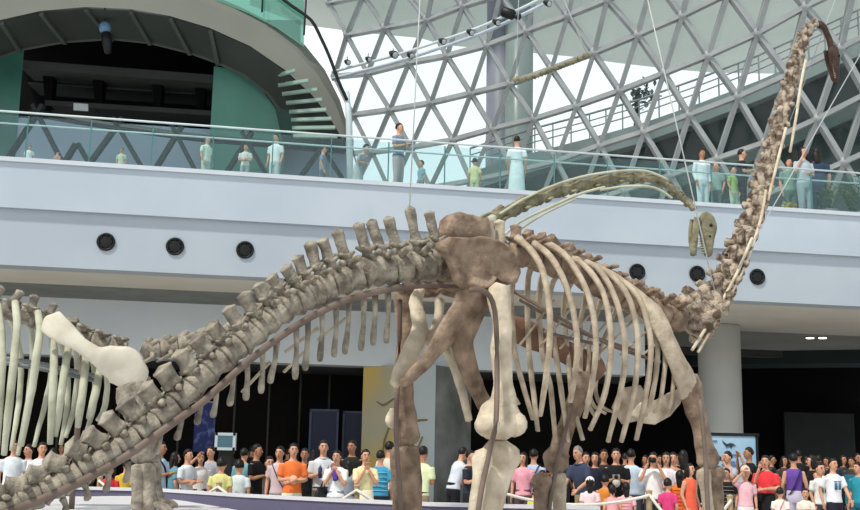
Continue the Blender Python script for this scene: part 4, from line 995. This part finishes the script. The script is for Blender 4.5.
    if top != 'tank':
        for s0, e0, w0 in arms:
            if top == 'long': g.loft([s0, s0.lerp(e0, .5), e0, e0.lerp(w0, .5), e0.lerp(w0, .93)], [.072, .064, .056, .05, .044], hint=Y_, n=9, sub=2, dome=.1)
            else: g.loft([s0, s0.lerp(e0, .4), s0.lerp(e0, .78)], [.074, .069, .068], hint=Y_, n=9, sub=2, dome=.05)
    out['shirt'] = remesh(g, .019, 'shirt')
    g = MB()
    if low in ('trousers', 'shorts'):
        g.loft([(0, 0, .80), (0, 0, .88), (0, 0, 1.03)], [(.165, .118), (.178, .126), (.156, .11)], hint=X_, n=16, sub=2)
        e = 1.0 if low == 'trousers' else .0
        for h0, k0, a0 in legs:
            if e: g.loft([h0, h0.lerp(k0, .5), k0, k0.lerp(a0, .5), a0+V((0, 0, .0))], [.104, .092, .074, .066, .06], hint=Y_, n=10, sub=2, dome=.05)
            else: g.loft([h0, h0.lerp(k0, .5), h0.lerp(k0, .85)], [.104, .096, .092], hint=Y_, n=10, dome=.05)
    else:
        z1 = .42 if low == 'skirt' else .15
        g.loft([(0, 0, 1.04), (0, 0, .88), (0, 0, .7), (0, 0, z1)], [(.158, .112), (.182, .135), (.2, .16), (.235, .2)], hint=X_, n=18, sub=2, dome=.02)
    out['lower'] = remesh(g, .02, low)
    g = MB()
    for h0, k0, a0 in legs:
        g.loft([a0+V((0, .055, -.04)), a0+V((0, .0, -.035)), a0+V((0, -.09, -.05)), a0+V((0, -.165, -.06))], [(.04, .036), (.05, .045), (.034, .046), (.02, .034)], hint=V((0, 0, 1)), n=10, sub=2)
    for v in g.bm.verts: v.co.z = max(v.co.z, 0)
    out['shoes'] = g.mesh('shoes')
    if hair != 'none':
        g = MB()
        g.ell(hc+rx @ V((0, .018, .022))*hs, (.088*hs, .1*hs, .108*hs), rx, 16, 12)
        for v in g.bm.verts:
            q = rx.inverted() @ (v.co-hc)
            if q.y < -.02*hs and q.z < .05*hs: v.co = hc+rx @ V((q.x*.62, q.y*.55, q.z*.8))
            elif q.z < -.03*hs and hair == 'short': v.co = hc+rx @ V((q.x*.8, q.y*.9, q.z*.7))
        if hair == 'long':
            g.loft([hc+rx @ V((0, .06, .02)), hc+rx @ V((0, .085, -.1)), hc+rx @ V((0, .1, -.24))], [(.085, .05), (.085, .045), (.06, .025)], hint=X_, n=12, sub=2)
            for sg in (-1, 1): g.loft([hc+rx @ V((sg*.075, .01, .03)), hc+rx @ V((sg*.08, .0, -.06)), hc+rx @ V((sg*.07, .01, -.15))], [(.02, .05), (.022, .045), (.015, .03)], hint=X_, n=8, sub=2)
        if hair == 'bun': g.ell(hc+rx @ V((0, .1, .06)), (.045, .045, .04), rx)
        if hair == 'pony': g.loft([hc+rx @ V((0, .1, .05)), hc+rx @ V((0, .14, .0)), hc+rx @ V((0, .13, -.13))], [.03, .035, .012], n=8, sub=2)
        g.rough(.006, 30); out['hair'] = g.mesh('hair')
    if hair == 'none': pass
    _cache[key] = out; out['hc'] = hc; out['arms'] = arms; out['hs'] = hs; out['T'] = T
    return out
def person(px, top, Y, face, pose, shirt, low, hair, label, lean=0, build=1.0, kid=False, skin=None, floor=0, group=None, hairm=None, extra=None):
    tk, tc_ = shirt; lk, lc = low
    p = P(px, top, Y); h = p.z-floor
    ms = body_meshes(pose, tk, lk, hair, lean, build, kid)
    hc, hs = ms['hc'], ms['hs']; top0 = hc.z+.125*hs
    s = h/top0
    a = R(face)
    # put the head, not the feet, over the measured column
    hx = V((hc.x*math.cos(a)-hc.y*math.sin(a), hc.x*math.sin(a)+hc.y*math.cos(a), 0))*s
    r = thing('person', label, 'person', (p.x-hx.x, Y-hx.y, floor), group)
    r.rotation_euler = (0, 0, a); r.scale = (s*.93, s*.95, s)
    def part(name, me, m):
        me2 = me.copy(); me2.name = name; o = bpy.data.objects.new(name, me2); COL.objects.link(o); o.parent = r
        
        for q in (m if isinstance(m, (list, tuple)) else [m]): me2.materials.append(q)
        return o
    part('body', ms['body'], [skin or SK, EYE, LIP])
    part({'long': 'long_sleeved_shirt', 'tank': 'sleeveless_top', 'tee': 'shirt', 'jersey': 'jersey'}[tk], ms['shirt'], cloth(tc_))
    part(lk if lk != 'long_skirt' else 'skirt', ms['lower'], cloth(lc)); part('shoes', ms['shoes'], cloth('#2a2725'))
    if 'hair' in ms: part('hair', ms['hair'], hairm or HAIR)
    if extra:
        for kind, col in extra: extras(r, ms, kind, col)
    return r, ms
def extras(r, ms, kind, col):
    T = ms['T']; hc = ms['hc']; hs = ms['hs']; m = cloth(col); b = MB()
    fr = lambda x, z, o=.135: T((x, -o, z))
    if kind == 'cap':
        b.ell(hc+V((0, .0, .055))*hs, (.094*hs, .108*hs, .085*hs)); b.loft([hc+V((0, -.08, .06))*hs, hc+V((0, -.17, .045))*hs], [(.01, .07*hs), (.006, .05*hs)], hint=V((0, 0, 1)), n=10); nm = 'cap'
    elif kind == 'emblem':
        b.loft([fr(0, 1.12, .10), fr(0, 1.12, .138)], .075, hint=V((1, 0, 0)), n=18, dome=.02); nm = 'chest_emblem'
    elif kind == 'print':
        for sx in (-1, 1):
            b.box(fr(sx*.045, 1.2, .118), (.055, .035, .12)); b.box(fr(sx*.045, 1.29, .116), (.07, .03, .02))
        nm = 'chest_print'
    elif kind == 'strap':
        b.loft([T((-.13, -.06, 1.42)), fr(-.05, 1.3), fr(.05, 1.12), T((.16, -.05, .95)), T((.1, .1, .98)), T((0, .13, 1.15)), T((-.1, .11, 1.36)), T((-.13, -.0, 1.44))], [(.022, .008)]*8, hint=V((0, -1, .2)), n=6, sub=3); nm = 'bag_strap'
    elif kind == 'stripes':
        for z in (1.0, 1.08, 1.16, 1.24, 1.32):
            b.loft([T((.19*math.cos(q), .132*math.sin(q), z)) for q in [k*math.pi/8 for k in range(17)]], .007, n=5); 
        nm = 'stripe'
    elif kind == 'scarf':
        b.loft([T((-.09, .04, 1.47)), fr(-.05, 1.42, .1), fr(.0, 1.33, .14), fr(.03, 1.2, .15)], [(.03, .05), (.035, .05), (.04, .06), (.03, .05)], hint=V((0, -1, 0)), n=8, sub=3); nm = 'scarf'
    elif kind == 'collar':
        b.loft([T((.085*math.cos(q), -.005+.08*math.sin(q), 1.425)) for q in [k*math.pi/6 for k in range(13)]], .017, n=6, sub=2); nm = 'collar'
    elif kind == 'belt':
        b.loft([(.166*math.cos(q), .122*math.sin(q), .955) for q in [k*math.pi/8 for k in range(17)]], .016, n=5); nm = 'belt'
    me = b.mesh(nm); me.materials.append(m); o = bpy.data.objects.new(nm, me); COL.objects.link(o); o.parent = r
def wpos(r, p):
    return Matrix.LocRotScale(r.location, r.rotation_euler, r.scale) @ V(p)
def held(r, ms, kind, col, label):
    """a thing carried in the hands"""
    T = ms['T']; aw = ms['arms']; mid = (aw[0][2]+aw[1][2])/2
    m = mat('case_'+col.lstrip('#'), col, None, 6, .4)
    if kind == 'camera':
        c = wpos(r, mid+V((0, -.06, .05))); t = thing('camera', label, 'camera', c)
        Mz = Matrix.Rotation(r.rotation_euler.z, 3, 'Z'); f = Mz @ V((0, -1, 0))
        obj('camera_body', MB().box(c, (.12, .05, .075), Mz), m, t, False); obj('camera_lens', MB().loft([c+f*.02, c+f*.08], .034, n=12), M_BLK, t)
    elif kind == 'bag':
        sg = 1 if label.find('right') < 0 else -1
        c = wpos(r, V((sg*.27, -.02, .92))); t = thing('shoulder_bag', label, 'bag', c-V((0, 0, .15)))
        obj('pouch', MB().loft([c-V((0, 0, .16)), c-V((0, 0, .12)), c, c+V((0, 0, .12))], [(.1, .05), (.15, .08), (.14, .07), (.1, .03)], hint=V((.7, .7, 0)), n=12, sub=2), m, t)
        s = wpos(r, V((sg*.16, 0, 1.45))); obj('strap', MB().loft([c+V((.03, 0, .1)), s, c+V((-.03, .0, .1))], .012, n=6), m, t)
    elif kind == 'paper':
        c = wpos(r, mid+V((0, -.08, .05))); Mz = Matrix.Rotation(r.rotation_euler.z, 3, 'Z') @ Matrix.Rotation(R(-30), 3, 'X')
        tag(obj('leaflet', MB().box(c, (.2, .006, .15), Mz), m, None, False), label, 'paper')
    elif kind == 'bottle':
        c = wpos(r, aw[0][2]+V((0, -.05, .03))); t = thing('drink_bottle', label, 'bottle', c)
        obj('bottle_body', MB().loft([c-V((0, 0, .09)), c+V((0, 0, .05)), c+V((0, 0, .09))], [.033, .033, .014], hint=V((1, 0, 0)), n=12), m, t)
        obj('bottle_cap', MB().loft([c+V((0, 0, .09)), c+V((0, 0, .12))], .016, hint=V((1, 0, 0)), n=10), M_RAIL, t)
T_, L_, K_, J_ = 'tee', 'long', 'tank', 'jersey'
TR, SH, SKT, LSK = 'trousers', 'shorts', 'skirt', 'long_skirt'
CROWD = [
# px, top, Y, face, pose, shirt, low, hair, label, kwargs
(15, 440, 17.5, 20, 'stand', (T_, '#dfe6ee'), (TR, '#3b4556'), 'short', 'leftmost person, in a white shirt, behind the left ribs', {}),
(29, 444, 17.9, -30, 'cross', (T_, '#c9d6ea'), (TR, '#394a66'), 'short', 'person in pale blue shirt, second from the left edge', {}),
(43, 442, 17.2, 30, 'hold', (T_, '#e6e8ea'), (TR, '#585a60'), 'short', 'person in white shirt with hands forward, third from left edge', {'build': 1.08}),
(54, 448, 18.6, 170, 'stand', (T_, '#26262b'), (TR, '#1f2024'), 'long', 'dark-haired person in black turned away above the tail', {'build': .92}),
(68, 452, 18.0, 0, 'stand', (T_, '#c7ccd6'), (TR, '#3d4350'), 'short', 'person in pale grey shirt above the lower tail', {}),
(110, 464, 17.4, 10, 'cross', (T_, '#d8383f'), (TR, '#36343a'), 'short', 'child in a bright red shirt below the tail', {'kid': True}),
(127, 460, 17.8, 170, 'stand', (T_, '#d6b33c'), (TR, '#54483a'), 'short', 'person in a mustard yellow shirt below the tail', {}),
(162, 441, 17.0, 70, 'hold', (T_, '#b6cfe8'), (TR, '#33507f'), 'short', 'person in light blue t-shirt and jeans facing right near bony foreleg', {'skin': SK2, 'extra': [('strap', '#2b2b30')]}),
(176, 452, 17.9, 120, 'stand', (T_, '#5f95a6'), (LSK, '#4f8496'), 'long', 'woman in teal dress behind the man in light blue', {'build': .92}),
(189, 449, 17.2, 60, 'cross', (T_, '#dde4ec'), (TR, '#22242c'), 'short', 'dark-haired boy in white shirt facing right', {'build': .95}),
(201, 452, 17.6, 20, 'shade', (T_, '#ece6e2'), (TR, '#3c3034'), 'long', 'woman in white top shading her eyes with an arm', {'build': .92}),
(211, 446, 18.6, -20, 'stand', (L_, '#a7a9b2'), (TR, '#4a4c52'), 'short', 'person in grey long sleeves beneath the television', {}),
(222, 457, 16.7, 180, 'stand', (T_, '#dcd78e'), (TR, '#b8ad72'), 'short', 'child in pale yellow shirt seen from behind', {'kid': True}),
(240, 459, 16.8, 180, 'stand', (T_, '#d9e6ea'), (TR, '#1d2028'), 'short', 'child in white shirt and black trousers seen from behind', {'kid': True}),
(245, 448, 18.2, 160, 'cross', (T_, '#6fa9b2'), (TR, '#2a333a'), 'short', 'person in aqua shirt turned away from the camera', {}),
(258, 444, 17.5, 70, 'hold', (T_, '#0f0f12'), (TR, '#101014'), 'short', 'person all in black facing right behind the aqua shirt', {'skin': SK2}),
(270, 456, 17.6, 20, 'stand', (T_, '#5d5a5c'), (TR, '#b8b2a6'), 'short', 'child in dark grey beside the person all in black', {'kid': True}),
(280, 446, 17.0, -10, 'stand', (T_, '#cfb8bd'), (TR, '#8a8a80'), 'short', 'woman in pinkish grey blouse with black bag strap', {'build': .95, 'extra': [('strap', '#1c1a1b')]}),
(294, 443, 16.7, 15, 'cross', (T_, '#ee7a3c'), (TR, '#e9e2c4'), 'bun', 'woman in bright orange t-shirt with folded arms and cream trousers', {'extra': [('emblem', '#f3cdb0')]}),
(305, 448, 18.0, 0, 'stand', (T_, '#141418'), (TR, '#17171b'), 'short', 'person in dark clothes half hidden behind the woman in orange', {'skin': SK2}),
(324, 440, 17.1, 10, 'hold', (T_, '#d7dbe0'), (TR, '#8f8d82'), 'short', 'man in grey-white polo shirt holding small dark bottle', {'build': 1.05, 'extra': [('collar', '#c5c9d0'), ('belt', '#3a3532')], 'held': ('bottle', '#34406a', 'dark blue drink bottle in hand of man in grey-white polo')}),
(337, 450, 16.6, -10, 'chin', (T_, '#eef0f3'), (TR, '#7d8fa8'), 'pony', 'woman in white t-shirt with purple scarf and blue-grey trousers', {'build': .92, 'extra': [('scarf', '#5c3f96')], 'held': ('bag', '#17171a', 'black shoulder bag at right hip of woman in white t-shirt')}),
(349, 460, 18.0, 180, 'stand', (T_, '#9aa3b2'), (TR, '#3d424c'), 'long', 'woman in grey top seen from behind, left of the cream dress', {'build': .92}),
(352, 440, 18.8, -20, 'stand', (T_, '#22221c'), (TR, '#1c1c1a'), 'short', 'tall man in near-black olive shirt by the yellow pillar', {'skin': SK2}),
(366, 449, 16.5, 15, 'chin', (T_, '#eee3b4'), (SKT, '#f0ead0'), 'short', 'woman in cream yellow dress with hands clasped at her chin', {'build': .95}),
(381, 450, 17.3, 170, 'stand', (T_, '#3f9cc4'), (TR, '#1d2432'), 'short', 'person in bright blue patterned shirt beside the far hind leg', {'extra': [('stripes', '#8cc7dd')]}),
(390, 441, 18.0, 160, 'stand', (T_, '#d9d3c4'), (TR, '#4c473f'), 'short', 'person in cream shirt half hidden by the far hind leg', {}),
(424, 446, 16.7, 150, 'hold', (T_, '#dfe8bc'), (TR, '#8f8266'), 'short', 'man in pale lime shirt and khaki trousers turned towards the pillar', {'lean': 8, 'build': 1.08, 'skin': SK2, 'extra': [('belt', '#3a3128')]}),
(413, 462, 17.6, 60, 'stand', (T_, '#e27f8c'), (TR, '#58474c'), 'long', 'child in pink glimpsed between the hind leg and lime shirt', {'kid': True}),
(464, 447, 18.2, 120, 'reach', (T_, '#d4dbe6'), (TR, '#1a1a20'), 'short', 'man in pale shirt bending forward left of the near hind leg', {'lean': 18}),
(471, 450, 17.0, 60, 'hold', (T_, '#29303c'), (TR, '#1b1f28'), 'short', 'person in dark navy holding a leaflet left of the shin', {'held': ('paper', '#e8e8e4', 'white leaflet held by person in dark navy')}),
(523, 452, 17.3, -20, 'stand', (T_, '#e8a3b4'), (TR, '#5b4650'), 'long', 'woman in pink shirt just right of the near shin', {'build': .92}),
(534, 449, 17.6, 160, 'stand', (T_, '#b6c6e2'), (TR, '#333b52'), 'short', 'person in pale blue shirt with dark shoulder strap behind woman in pink', {'extra': [('strap', '#1d2433')]}),
(536, 486, 15.9, 180, 'stand', (T_, '#d9cf5a'), (TR, '#4b4633'), 'short', 'small child in yellow beside the far foreleg', {'kid': True}),
(543, 470, 16.6, 20, 'stand', (T_, '#232227'), (TR, '#1d1c20'), 'short', 'dark-haired child left of the far foreleg', {'kid': True}),
(577, 446, 16.4, -45, 'reach', (T_, '#39425a'), (TR, '#9c8f6e'), 'short', 'balding old man in navy shirt and khaki trousers leaning towards rope', {'lean': 14, 'build': 1.12, 'hairm': HAIRG, 'extra': [('belt', '#2c2622'), ('collar', '#2e364c')]}),
(586, 452, 17.5, 10, 'stand', (T_, '#2b2a33'), (TR, '#26262c'), 'short', 'person peering over the shoulder of the old man in navy', {}),
(595, 452, 17.2, -15, 'stand', (T_, '#1e2336'), (TR, '#1c1f2b'), 'long', 'long-haired woman in dark navy behind the girl in white cap', {'build': .92}),
(604, 449, 18.3, 0, 'stand', (T_, '#2e2a29'), (TR, '#221f1e'), 'short', 'dim dark-haired person between woman in navy and man in black', {'skin': SK2}),
(616, 448, 16.7, -10, 'hold', (T_, '#131316'), (TR, '#1a1a1e'), 'short', 'man in black shirt with white chest badge holding small camera', {'build': 1.08, 'extra': [('emblem', '#d8d8d4')], 'held': ('camera', '#9b9a94', 'small silver camera held by man in black shirt')}),
(631, 449, 17.4, 165, 'stand', (L_, '#c6d6e6'), (TR, '#4d5360'), 'short', 'man in pale blue long sleeves with his back turned', {'build': 1.05}),
(590, 477, 15.8, 170, 'stand', (T_, '#f0d6dc'), (TR, '#cfe0d2'), 'long', 'small girl in pale pink wearing a white cap behind the rope', {'kid': True, 'extra': [('cap', '#f2eff0')]}),
(605, 474, 16.1, 160, 'stand', (K_, '#d98a3a'), (SH, '#8a5a3a'), 'short', 'small child in orange between the two girls in pink', {'kid': True}),
(612, 484, 15.7, 180, 'stand', (K_, '#f0a7ad'), (SKT, '#ee9fa8'), 'pony', 'small bare-shouldered girl in pink strapped dress', {'kid': True}),
(626, 482, 15.8, 175, 'stand', (T_, '#eeb6bf'), (SKT, '#ecaab6'), 'long', 'small girl in pink patterned dress left of the wooden post', {'kid': True, 'extra': [('stripes', '#d9788c')]}),
(653, 452, 16.3, -15, 'photo', (T_, '#f1f0ee'), (TR, '#3b3d44'), 'short', 'woman in white t-shirt raising a black camera to her face', {'held': ('camera', '#16161a', 'black camera raised by woman in white t-shirt')}),
(666, 452, 16.7, -15, 'cross', (T_, '#e9e4ef'), (TR, '#6d86ad'), 'long', 'woman in lilac-white shirt and light jeans beside the camera woman', {'build': .95, 'extra': [('emblem', '#b9a6cf')]}),
(673, 452, 17.5, -10, 'stand', (T_, '#b98f6e'), (TR, '#5a4638'), 'short', 'person in tan shirt peeking from behind woman in lilac', {}),
(668, 478, 15.9, 150, 'stand', (T_, '#d33f7a'), (TR, '#4b546b'), 'short', 'child in magenta top before the light jeans', {'kid': True}),
(680, 470, 16.2, 160, 'stand', (T_, '#ea7a33'), (TR, '#4b5f8a'), 'long', 'girl in orange patterned shirt left of the girl in coral', {'kid': True, 'extra': [('stripes', '#d8452e')]}),
(690, 463, 16.0, 40, 'stand', (K_, '#ef6a4c'), (SKT, '#e85f47'), 'long', 'girl in coral red dress just left of near foreleg', {'build': .9}),
(683, 450, 17.8, 170, 'stand', (T_, '#1b191a'), (TR, '#1c1b1d'), 'long', 'dark-haired person in black behind the girl in coral', {}),
(712, 449, 17.8, 20, 'stand', (T_, '#2a2a2e'), (TR, '#26262a'), 'short', 'dark-haired man right behind the near foreleg', {'skin': SK2}),
(727, 451, 17.2, -60, 'photo', (T_, '#a9abb6'), (TR, '#6b675f'), 'short', 'man in grey shirt taking a photo before the display board', {'held': ('camera', '#3a3c44', 'dark camera raised by man in grey shirt')}),
(726, 468, 16.3, -30, 'stand', (T_, '#1e1d20'), (TR, '#3f3a36'), 'short', 'shorter person in black and white patterned shirt beside the foreleg', {'extra': [('stripes', '#8d8b88')]}),
(748, 447, 18.2, -80, 'photo', (T_, '#16161a'), (TR, '#16161a'), 'short', 'person in black raising arms at the right edge of display board', {'skin': SK2}),
(745, 466, 16.2, 0, 'shade', (T_, '#eebcc6'), (TR, '#f0eef0'), 'short', 'girl in pink with white trousers shading her face under a hat', {'kid': True, 'extra': [('cap', '#e2c7bd')]}),
(765, 455, 16.2, -25, 'phone', (T_, '#e23b42'), (LSK, '#121215'), 'bun', 'woman in red blouse and long black skirt', {'build': 1.0}),
(777, 474, 17.0, 40, 'stand', (T_, '#6b5a4c'), (TR, '#4b4238'), 'short', 'child in brown behind the woman in red', {'kid': True, 'skin': SK2}),
(780, 487, 15.6, 150, 'stand', (T_, '#e5e0da'), (TR, '#d86a2c'), 'short', 'small child in white and orange right of the black skirt', {'kid': True, 'extra': [('strap', '#e0702c')]}),
(805, 488, 15.6, -10, 'hold', (T_, '#e4ddd0'), (TR, '#8c8478'), 'short', 'small child in white below the purple top', {'kid': True}),
(793, 453, 17.0, 170, 'stand', (K_, '#6c4aa6'), (SH, '#cfc8e2'), 'short', 'woman in purple sleeveless top and pale shorts seen from behind', {'build': .95, 'extra': [('strap', '#2c2440')]}),
(811, 455, 17.4, -90, 'stand', (K_, '#1a1a1c'), (TR, '#1b1b1e'), 'long', 'woman in black sleeveless top left of the boys in jerseys', {'build': .92}),
(820, 462, 16.6, 15, 'stand', (J_, '#e8ece8'), (TR, '#43414a'), 'short', 'shorter boy in white jersey with dark green chest print', {'kid': True, 'extra': [('print', '#2f6a52')]}),
(833, 458, 16.2, 20, 'walk', (J_, '#e9eaf0'), (TR, '#20222e'), 'short', 'taller boy in white jersey with blue-green chest print', {'extra': [('print', '#41708a')]}),
(857, 462, 16.9, -60, 'stand', (T_, '#2b94a6'), (TR, '#1f6f82'), 'short', 'person in turquoise at the right edge of the crowd', {}),
]
taken = []
def free_depth(px, top, Y, lim=.40, step=.1, mx=40):
    for k in range(mx):
        p = P(px, top, Y)
        if all((p.x-q[0])**2+(p.y-q[1])**2 > lim*lim for q in taken): break
        Y += step
    taken.append((p.x, p.y)); return Y
for px, top, Y, face, pose, shirt, low, hair, label, kw in sorted(CROWD, key=lambda c: c[2]):
    Y = free_depth(px, top, Y*(1.05 if px < 450 else 1.13 if px < 700 else 1.18))
    kw = dict(kw); hd = kw.pop('held', None)
    r, ms = person(px, top, Y, face, pose, shirt, low, hair, label, **kw)
    if hd: held(r, ms, *hd)
# dim visitors farther back
rnd = random.Random(4)
BACK = [(62, 444), (90, 446), (143, 444), (232, 447), (252, 446), (288, 449), (314, 449), (398, 449), (480, 452), (512, 453), (548, 452), (566, 451), (600, 455), (625, 453), (645, 455), (660, 455), (677, 454), (700, 455), (735, 456), (756, 456), (772, 455), (784, 456), (798, 450), (806, 456), (818, 455), (826, 457), (843, 455), (851, 457), (858, 453)]
cols = ['#232226', '#33303a', '#2b3140', '#3a3632', '#1b1b1f', '#4a4644']
for i, (px, top) in enumerate(BACK):
    Y = free_depth(px, top, 26.5+rnd.random()*3.0)
    person(px, top, Y, rnd.choice((0, 20, 170, -40, 60)), rnd.choice(('stand', 'cross', 'hold')), (T_, cols[i % 6]), (TR, cols[(i+2) % 6]), rnd.choice(('short', 'long')), 'dim visitor in dark clothes standing far back in the crowd', group='visitors in the dark at the back', skin=SK2)
# visitors on the balcony
FL = ZK-.14
def Yb(px, off): p = PP(px, 150, BL(0, off, 0), NB); return p.y
BALC = [
(30, 145, 1.2, 20, 'stand', (T_, '#e6e8e6'), (TR, '#c9cfd0'), 'short', 'visitor in white at the left end of balcony', {}),
(58, 150, 1.6, 160, 'stand', (T_, '#b58c84'), (TR, '#5d6268'), 'short', 'visitor in dusty pink behind the left balcony glass', {}),
(122, 148, 1.2, 0, 'stand', (T_, '#c9cdb4'), (TR, '#aab0a0'), 'short', 'visitor in pale olive behind the left balcony glass', {}),
(208, 136, 1.4, 60, 'stand', (T_, '#d5e6d8'), (TR, '#b5c8bd'), 'short', 'visitor in mint on the balcony left of the louvres', {}),
(246, 144, 1.2, 0, 'cross', (T_, '#d8d5d2'), (TR, '#9fa6aa'), 'short', 'visitor with folded arms on the balcony under the louvres', {}),
(276, 134, 1.4, -20, 'stand', (T_, '#e3e8ec'), (TR, '#b9c3ca'), 'short', 'visitor in white on the balcony under the louvres', {}),
(324, 146, 1.5, 90, 'stand', (T_, '#7d8f9c'), (TR, '#5c6b78'), 'short', 'visitor in slate blue near the white post on balcony', {}),
(367, 144, 1.0, 60, 'hold', (T_, '#a9aeb6'), (SKT, '#b4b8bd'), 'short', 'stooping visitor in grey left of the man on balcony', {'lean': 25, 'kid': True}),
(400, 123, .9, 60, 'hold', (T_, '#7f8ba0'), (TR, '#b5a9ab'), 'short', 'dark-haired man in slate shirt at the balcony rail, against bright lattice', {'extra': [('belt', '#2c3444')]}),
(421, 160, 1.6, -60, 'stand', (T_, '#7fa9b8'), (TR, '#6f98a8'), 'short', 'child in blue right of the man at the rail', {'kid': True}),
(475, 158, 1.2, 170, 'stand', (T_, '#d6d8a2'), (TR, '#c2c4a0'), 'short', 'child in pale yellow behind the balcony glass', {'kid': True}),
(517, 136, 1.0, 175, 'stand', (T_, '#e3ebf0'), (LSK, '#dfe9ef'), 'short', 'woman in long white dress on balcony below the twin column', {'build': .95}),
(702, 149, 1.0, 20, 'stand', (L_, '#dfe6ea'), (TR, '#cfd8de'), 'short', 'visitor in white long sleeves on the balcony left of the neck', {'skin': SK2}),
(716, 162, 1.4, -40, 'stand', (T_, '#8ea3a0'), (TR, '#56686a'), 'short', 'child in grey-green beside visitor in white long sleeves', {'kid': True}),
(742, 149, 1.0, 80, 'hold', (T_, '#1f2426'), (TR, '#16191b'), 'short', 'visitor in black facing the neck on the balcony', {}),
(733, 166, .8, 40, 'stand', (T_, '#9db86a'), (TR, '#b8c8b0'), 'short', 'child in lime green on the balcony left of the neck', {'kid': True}),
(803, 147, 1.2, 20, 'phone', (T_, '#b5bfc6'), (TR, '#9aa6ae'), 'long', 'visitor in pale grey on the balcony right of the neck', {}),
(816, 148, 2.0, 170, 'stand', (T_, '#2c4058'), (TR, '#24364a'), 'long', 'visitor in dark blue on the balcony beside leafy plant', {}),
(789, 158, 1.6, 0, 'stand', (T_, '#7d9a8f'), (TR, '#5b7068'), 'short', 'visitor in grey green peeking out behind the neck', {}),
]
for px, top, off, face, pose, shirt, low, hair, label, kw in BALC:
    person(px, top, Yb(px, off), face, pose, shirt, low, hair, label, floor=FL, **kw)

# ---- leafy plant and yellow flowers on the balcony
def plant(px, Y, h, w_, n, label, seed):
    rn = random.Random(seed); c = P(px, 180, Y); c = V((c.x, c.y, FL))
    t = thing('potted_plant', label, 'plant', c)
    obj('pot', MB().loft([c, c+V((0, 0, .05)), c+V((0, 0, .4)), c+V((0, 0, .42))], [.16, .17, .24, .22], hint=V((1, 0, 0)), n=18, dome=.02), mat('pot_grey', '#6f7472', '#626664', 4, .6), t)
    st_ = MB(); lf = MB()
    for i in range(n):
        a = rn.random()*6.28; d = V((math.cos(a), math.sin(a)*.7, 0)); l = .5+.5*rn.random(); tip = c+d*(w_*l)+V((0, 0, .4+h*(.5+.5*rn.random())*(1.1-.3*l)))
        b0 = c+V((0, 0, .4)); m_ = b0.lerp(tip, .5)+V((0, 0, .15*h)); st_.loft([b0, m_, tip], [.008, .006, .003], n=4, sub=3)
        for k in range(9):
            q = b0.lerp(m_, k/4.5) if k < 4.5 else m_.lerp(tip, (k-4.5)/4); dr = V((rn.uniform(-1, 1), rn.uniform(-1, 1), rn.uniform(-.5, .5))).normalized(); L = rn.uniform(.1, .19)
            lf.loft([q, q+dr*L*.5+V((0, 0, .02)), q+dr*L], [(.004, .006), (.004, L*.22), (.002, .003)], hint=V((0, 0, 1)), n=6)
    obj('stem', st_, mat('stem_green', '#4d6638', '#3d542c', 6, .7), t)
    o = obj('foliage', lf, mat('leaf_green', '#5c7d42', '#3c5a2c', 5, .6), t); return t
plant(851, Yb(851, 1.25), 1.25, .62, 26, 'leafy green potted plant at the right end of the balcony', 3)
plant(828, Yb(828, 1.0), .9, .3, 16, 'smaller leafy potted plant left of the big plant on balcony', 5)
pt_ = thing('flower_pot', 'yellow flowers in a pot on the balcony right of neck', 'plant', V((P(788, 190, Yb(788, .8)).x, Yb(788, .8), FL)))
c = pt_.location.copy()
obj('pot', MB().loft([c, c+V((0, 0, .22))], [.1, .14], hint=V((1, 0, 0)), n=14, dome=.02), mat('pot_dark', '#3a3f3d', None, 4, .6), pt_)
fl = MB(); rn = random.Random(8)
for i in range(26):
    q = c+V((rn.uniform(-.16, .16), rn.uniform(-.12, .12), .26+rn.random()*.22)); fl.ell(q, (.045, .045, .025), None, 6, 4)
obj('blossom', fl, mat('petal_yellow', '#d9b52a', '#c79a1e', 6, .6), pt_)
lf = MB()
for i in range(40):
    q = c+V((rn.uniform(-.1, .1), rn.uniform(-.1, .1), .2)); d = V((rn.uniform(-1, 1), rn.uniform(-1, 1), rn.uniform(.4, 1.4))).normalized(); lf.loft([q, q+d*.1, q+d*.2], [(.004, .006), (.004, .025), (.002, .003)], n=6)
obj('foliage', lf, mat('leaf_green', '#5c7d42'), pt_)
# slim tree on the ramp seen through the lattice
q = P(636, 117, 43); t = thing('slim_tree', 'small dark tree beyond the ramp seen through the lattice', 'tree', (q.x, q.y, P(636, 124, 43).z))
obj('trunk', MB().loft([V((q.x, q.y, P(636, 130, 43).z)), P(637, 105, 43), P(639, 88, 43)], [.12, .1, .06], hint=V((1, 0, 0)), n=8), M_STEELG, t)
lf = MB()
for i in range(90):
    c = P(642+rn.gauss(0, 7), 98+rn.gauss(0, 6), 43+rn.gauss(0, .3)); d = V((rn.uniform(-1, 1), rn.uniform(-1, 1), rn.uniform(-1, 1))).normalized()
    lf.loft([c, c+d*.15, c+d*.3], [(.01, .01), (.02, .08), (.01, .01)], n=5)
obj('foliage', lf, mat('leaf_shadow', '#3b4c4a', '#2d3d3c', 4, .7), t)

# ------------------------------------------------------------------ colour management
S.view_settings.view_transform = 'Standard'; S.view_settings.look = 'None'
S.view_settings.exposure = 0.0; S.view_settings.gamma = 1.0; S.view_settings.use_curve_mapping = False
